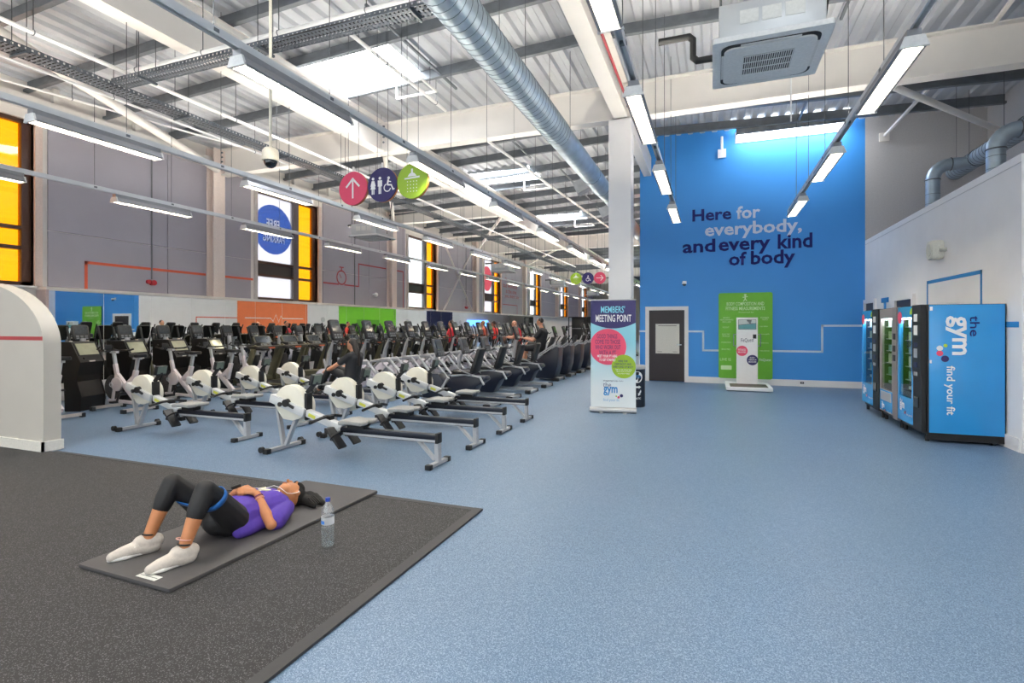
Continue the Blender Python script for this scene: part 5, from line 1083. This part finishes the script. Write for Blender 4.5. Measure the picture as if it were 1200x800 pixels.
# ---- seated and exercising people among the machines (sk: joint positions)
def figure(label, O, hp, ch_, hd, face, arms, legs, sk_m, top, bottom, hair_m, shoe_m, sleeve=.5, leg_cover=.5, longhair=None, build=1.):
    P = thing('person', label, 'person', O); hp, ch_, hd = Vector(hp), Vector(ch_), Vector(hd); f = Vector(face).normalized(); sd = Vector((-f.y, f.x, 0)).normalized()
    Rm = Matrix((sd, f, Vector((0, 0, 1)))).transposed(); g = build
    nk = ch_ + (hd-ch_)*.45
    sh = [ch_ + sd*.17*s_*g for s_ in (1, -1)]; hips = [hp + sd*.09*s_*g for s_ in (1, -1)]
    tor = [[(hp + sd*.06*s_, .11*g), (hp.lerp(ch_, .5) + sd*.06*s_, .105*g), (ch_ + sd*.07*s_ + Vector((0,0,-.06)), .105*g), (ch_ + sd*.06*s_, .075*g)] for s_ in (1, -1)] + [[(sh[0], .055*g), (ch_, .07*g), (sh[1], .055*g)]]
    bd = tor + [[(ch_, .06), (hd + Vector((0, 0, -.06)), .05)]]
    for s_, (e, w_) in zip(sh, arms):
        e, w_ = Vector(e), Vector(w_); bd.append([(s_, .052*g), (e, .04*g), (e.lerp(w_, .35), .04*g), (w_, .026)]); d = (w_-e).normalized(); q = d.cross(Vector((0,0,1))); q = q.normalized() if q.length > .1 else sd
        bd.append([(w_, .025), (w_ + d*.05, .028)])
        for k in range(4): c = w_ + d*.07 + q*(.024-.016*k); bd.append([(c, .0095), (c + d*.03, .009), (c + d*.03 + Vector((0, 0, -.03)), .008)])
        c = w_ + d*.03 + q*.03; bd.append([(c, .011), (c + d*.03 + q*.012 - Vector((0,0,.012)), .009)])
    for h, (k, a) in zip(hips, legs): k, a = Vector(k), Vector(a); bd.append([(h, .09*g), (h.lerp(k, .5), .078*g), (k, .056*g), (k.lerp(a, .3), .056*g), (a, .036)])
    e_ = lambda x, y, z: hd + Rm @ Vector((x, y, z))
    hds = [(hd, (.074, .092, .108), Rm), (e_(0, .035, -.05), (.055, .06, .062), Rm), (e_(0, .092, -.015), (.013, .018, .022), Rm), (e_(.076, -.01, -.01), (.012, .02, .03), Rm), (e_(-.076, -.01, -.01), (.012, .02, .03), Rm)]
    flesh('body', bd, hds, sk_m, P, (0,0,0), .011, 3)
    for s_ in (1, -1): MB().ell(e_(.03*s_, .082, .012), (.013, .006, .008), 8, 6, Rm).build('eye', M_eye, P)
    tp = [[(p, r+.014) for p, r in c] for c in tor]
    for s_, (e, w_) in zip(sh, arms): tp.append([(s_, .068*g), (s_.lerp(Vector(e), sleeve), .062*g)])
    flesh('t_shirt', tp, [], top, P, (0,0,0), .012, 3)
    bt = [[(hp + sd*.06*s_ + Vector((0,0,.06)), .12*g), (hp + sd*.07*s_, .118*g)] for s_ in (1, -1)]
    for h, (k, a) in zip(hips, legs):
        k, a = Vector(k), Vector(a); tot = leg_cover
        bt.append([(h, .102*g), (h.lerp(k, min(1, tot*1.6)), .084*g)] if tot < .6 else [(h, .102*g), (k, .068*g), (k.lerp(a, (tot-.5)*2), .05*g)])
    flesh('trousers' if leg_cover > .6 else 'shorts', bt, [], bottom, P, (0,0,0), .012, 3)
    if hair_m:
        hl = [(e_(0, -.022, .03), (.08, .085, .092), Rm)]; flesh('hair', longhair or [], hl, hair_m, P, (0,0,0), .010, 3)
    for k, a in legs: a = Vector(a); flesh('shoe', [[(a + Vector((0,0,-.05)) - f*.03, .04), (a + Vector((0,0,-.06)) + f*.14, .032)]], [], shoe_m, P, (0,0,0), .010, 2)
M_tee = mat('#232327', .7, 0, .08, 40); M_red = mat('#C32230', .65, 0, .06, 40); M_sh = mat('#19191C', .7); M_hair = mat('#1E1613', .5, 0, .2, 60)
# woman on the fourth rower of the second row (seat slid back)
figure('dark-haired woman in a black T-shirt rowing, seated with her back half turned', (-6.30, 8.07, 0), (0, 0, .53), (.06, 0, .95), (.0, 0, 1.16), (-1, 0, 0),
       [((-.24, -.24, .74), (-.50, -.12, .66)), ((-.24, .24, .74), (-.50, .12, .66))], [((-.42, -.12, .70), (-.66, -.13, .30)), ((-.42, .12, .70), (-.66, .13, .30))], S2, M_tee, M_sh, M_hair, M_dark, .55, .95,
       [[((.05, 0, 1.20), .06), ((.13, -.02, 1.0), .055), ((.16, -.02, .78), .03)]], .95)
# man in black on the first seated stepper
figure('man in black T-shirt and shorts sitting on the first seated stepper, dark hair', (-4.52, 14.05, 0), (-.02, 0, .90), (.06, 0, 1.36), (-.02, 0, 1.62), (-1, 0, 0),
       [((-.14, -.28, 1.10), (-.44, -.24, 1.17)), ((-.14, .28, 1.10), (-.44, .24, 1.17))], [((-.48, -.14, .88), (-.42, -.16, .37)), ((-.45, .14, .98), (-.52, .16, .46))], S3, M_tee, M_sh, M_hair, M_dark, .6, .5, None, 1.12)
# bald man in red behind him
figure('bald man in a red T-shirt leaning on a far elliptical trainer', (-6.25, 16.9, 0), (.02, 0, .92), (-.02, 0, 1.36), (-.14, 0, 1.58), (-1, -.3, 0),
       [((-.10, -.28, 1.10), (-.38, -.22, 1.12)), ((-.10, .28, 1.10), (-.38, .2, 1.14))], [((-.08, -.1, .50), (.0, -.11, .10)), ((-.1, .1, .50), (-.05, .12, .10))], S3, M_red, M_sh, None, M_dark, .5, .95, None, 1.05)
for lab, loc, hm, tm in (('person in a red top and dark cap far back among the elliptical trainers', (-8.45, 16.3, 0), M_hair, M_red), ('fair-haired person in red farther back among the machines', (-8.45, 19.0, 0), mat('#9A7B4A', .6), mat('#B5503A', .6)),
                         ('dark-haired person in bright red, farthest of the three back there', (-8.45, 20.1, 0), M_hair, mat('#E0342C', .6))):
    figure(lab, loc, (0, 0, .92), (-.03, 0, 1.36), (-.08, 0, 1.60), (-1, 0, 0), [((-.12, -.26, 1.1), (-.35, -.2, 1.15)), ((-.12, .26, 1.1), (-.35, .2, 1.15))], [((-.06, -.1, .5), (0, -.1, .1)), ((-.06, .1, .5), (0, .1, .1))], S3, tm, M_sh, hm, M_dark, .5, .95)
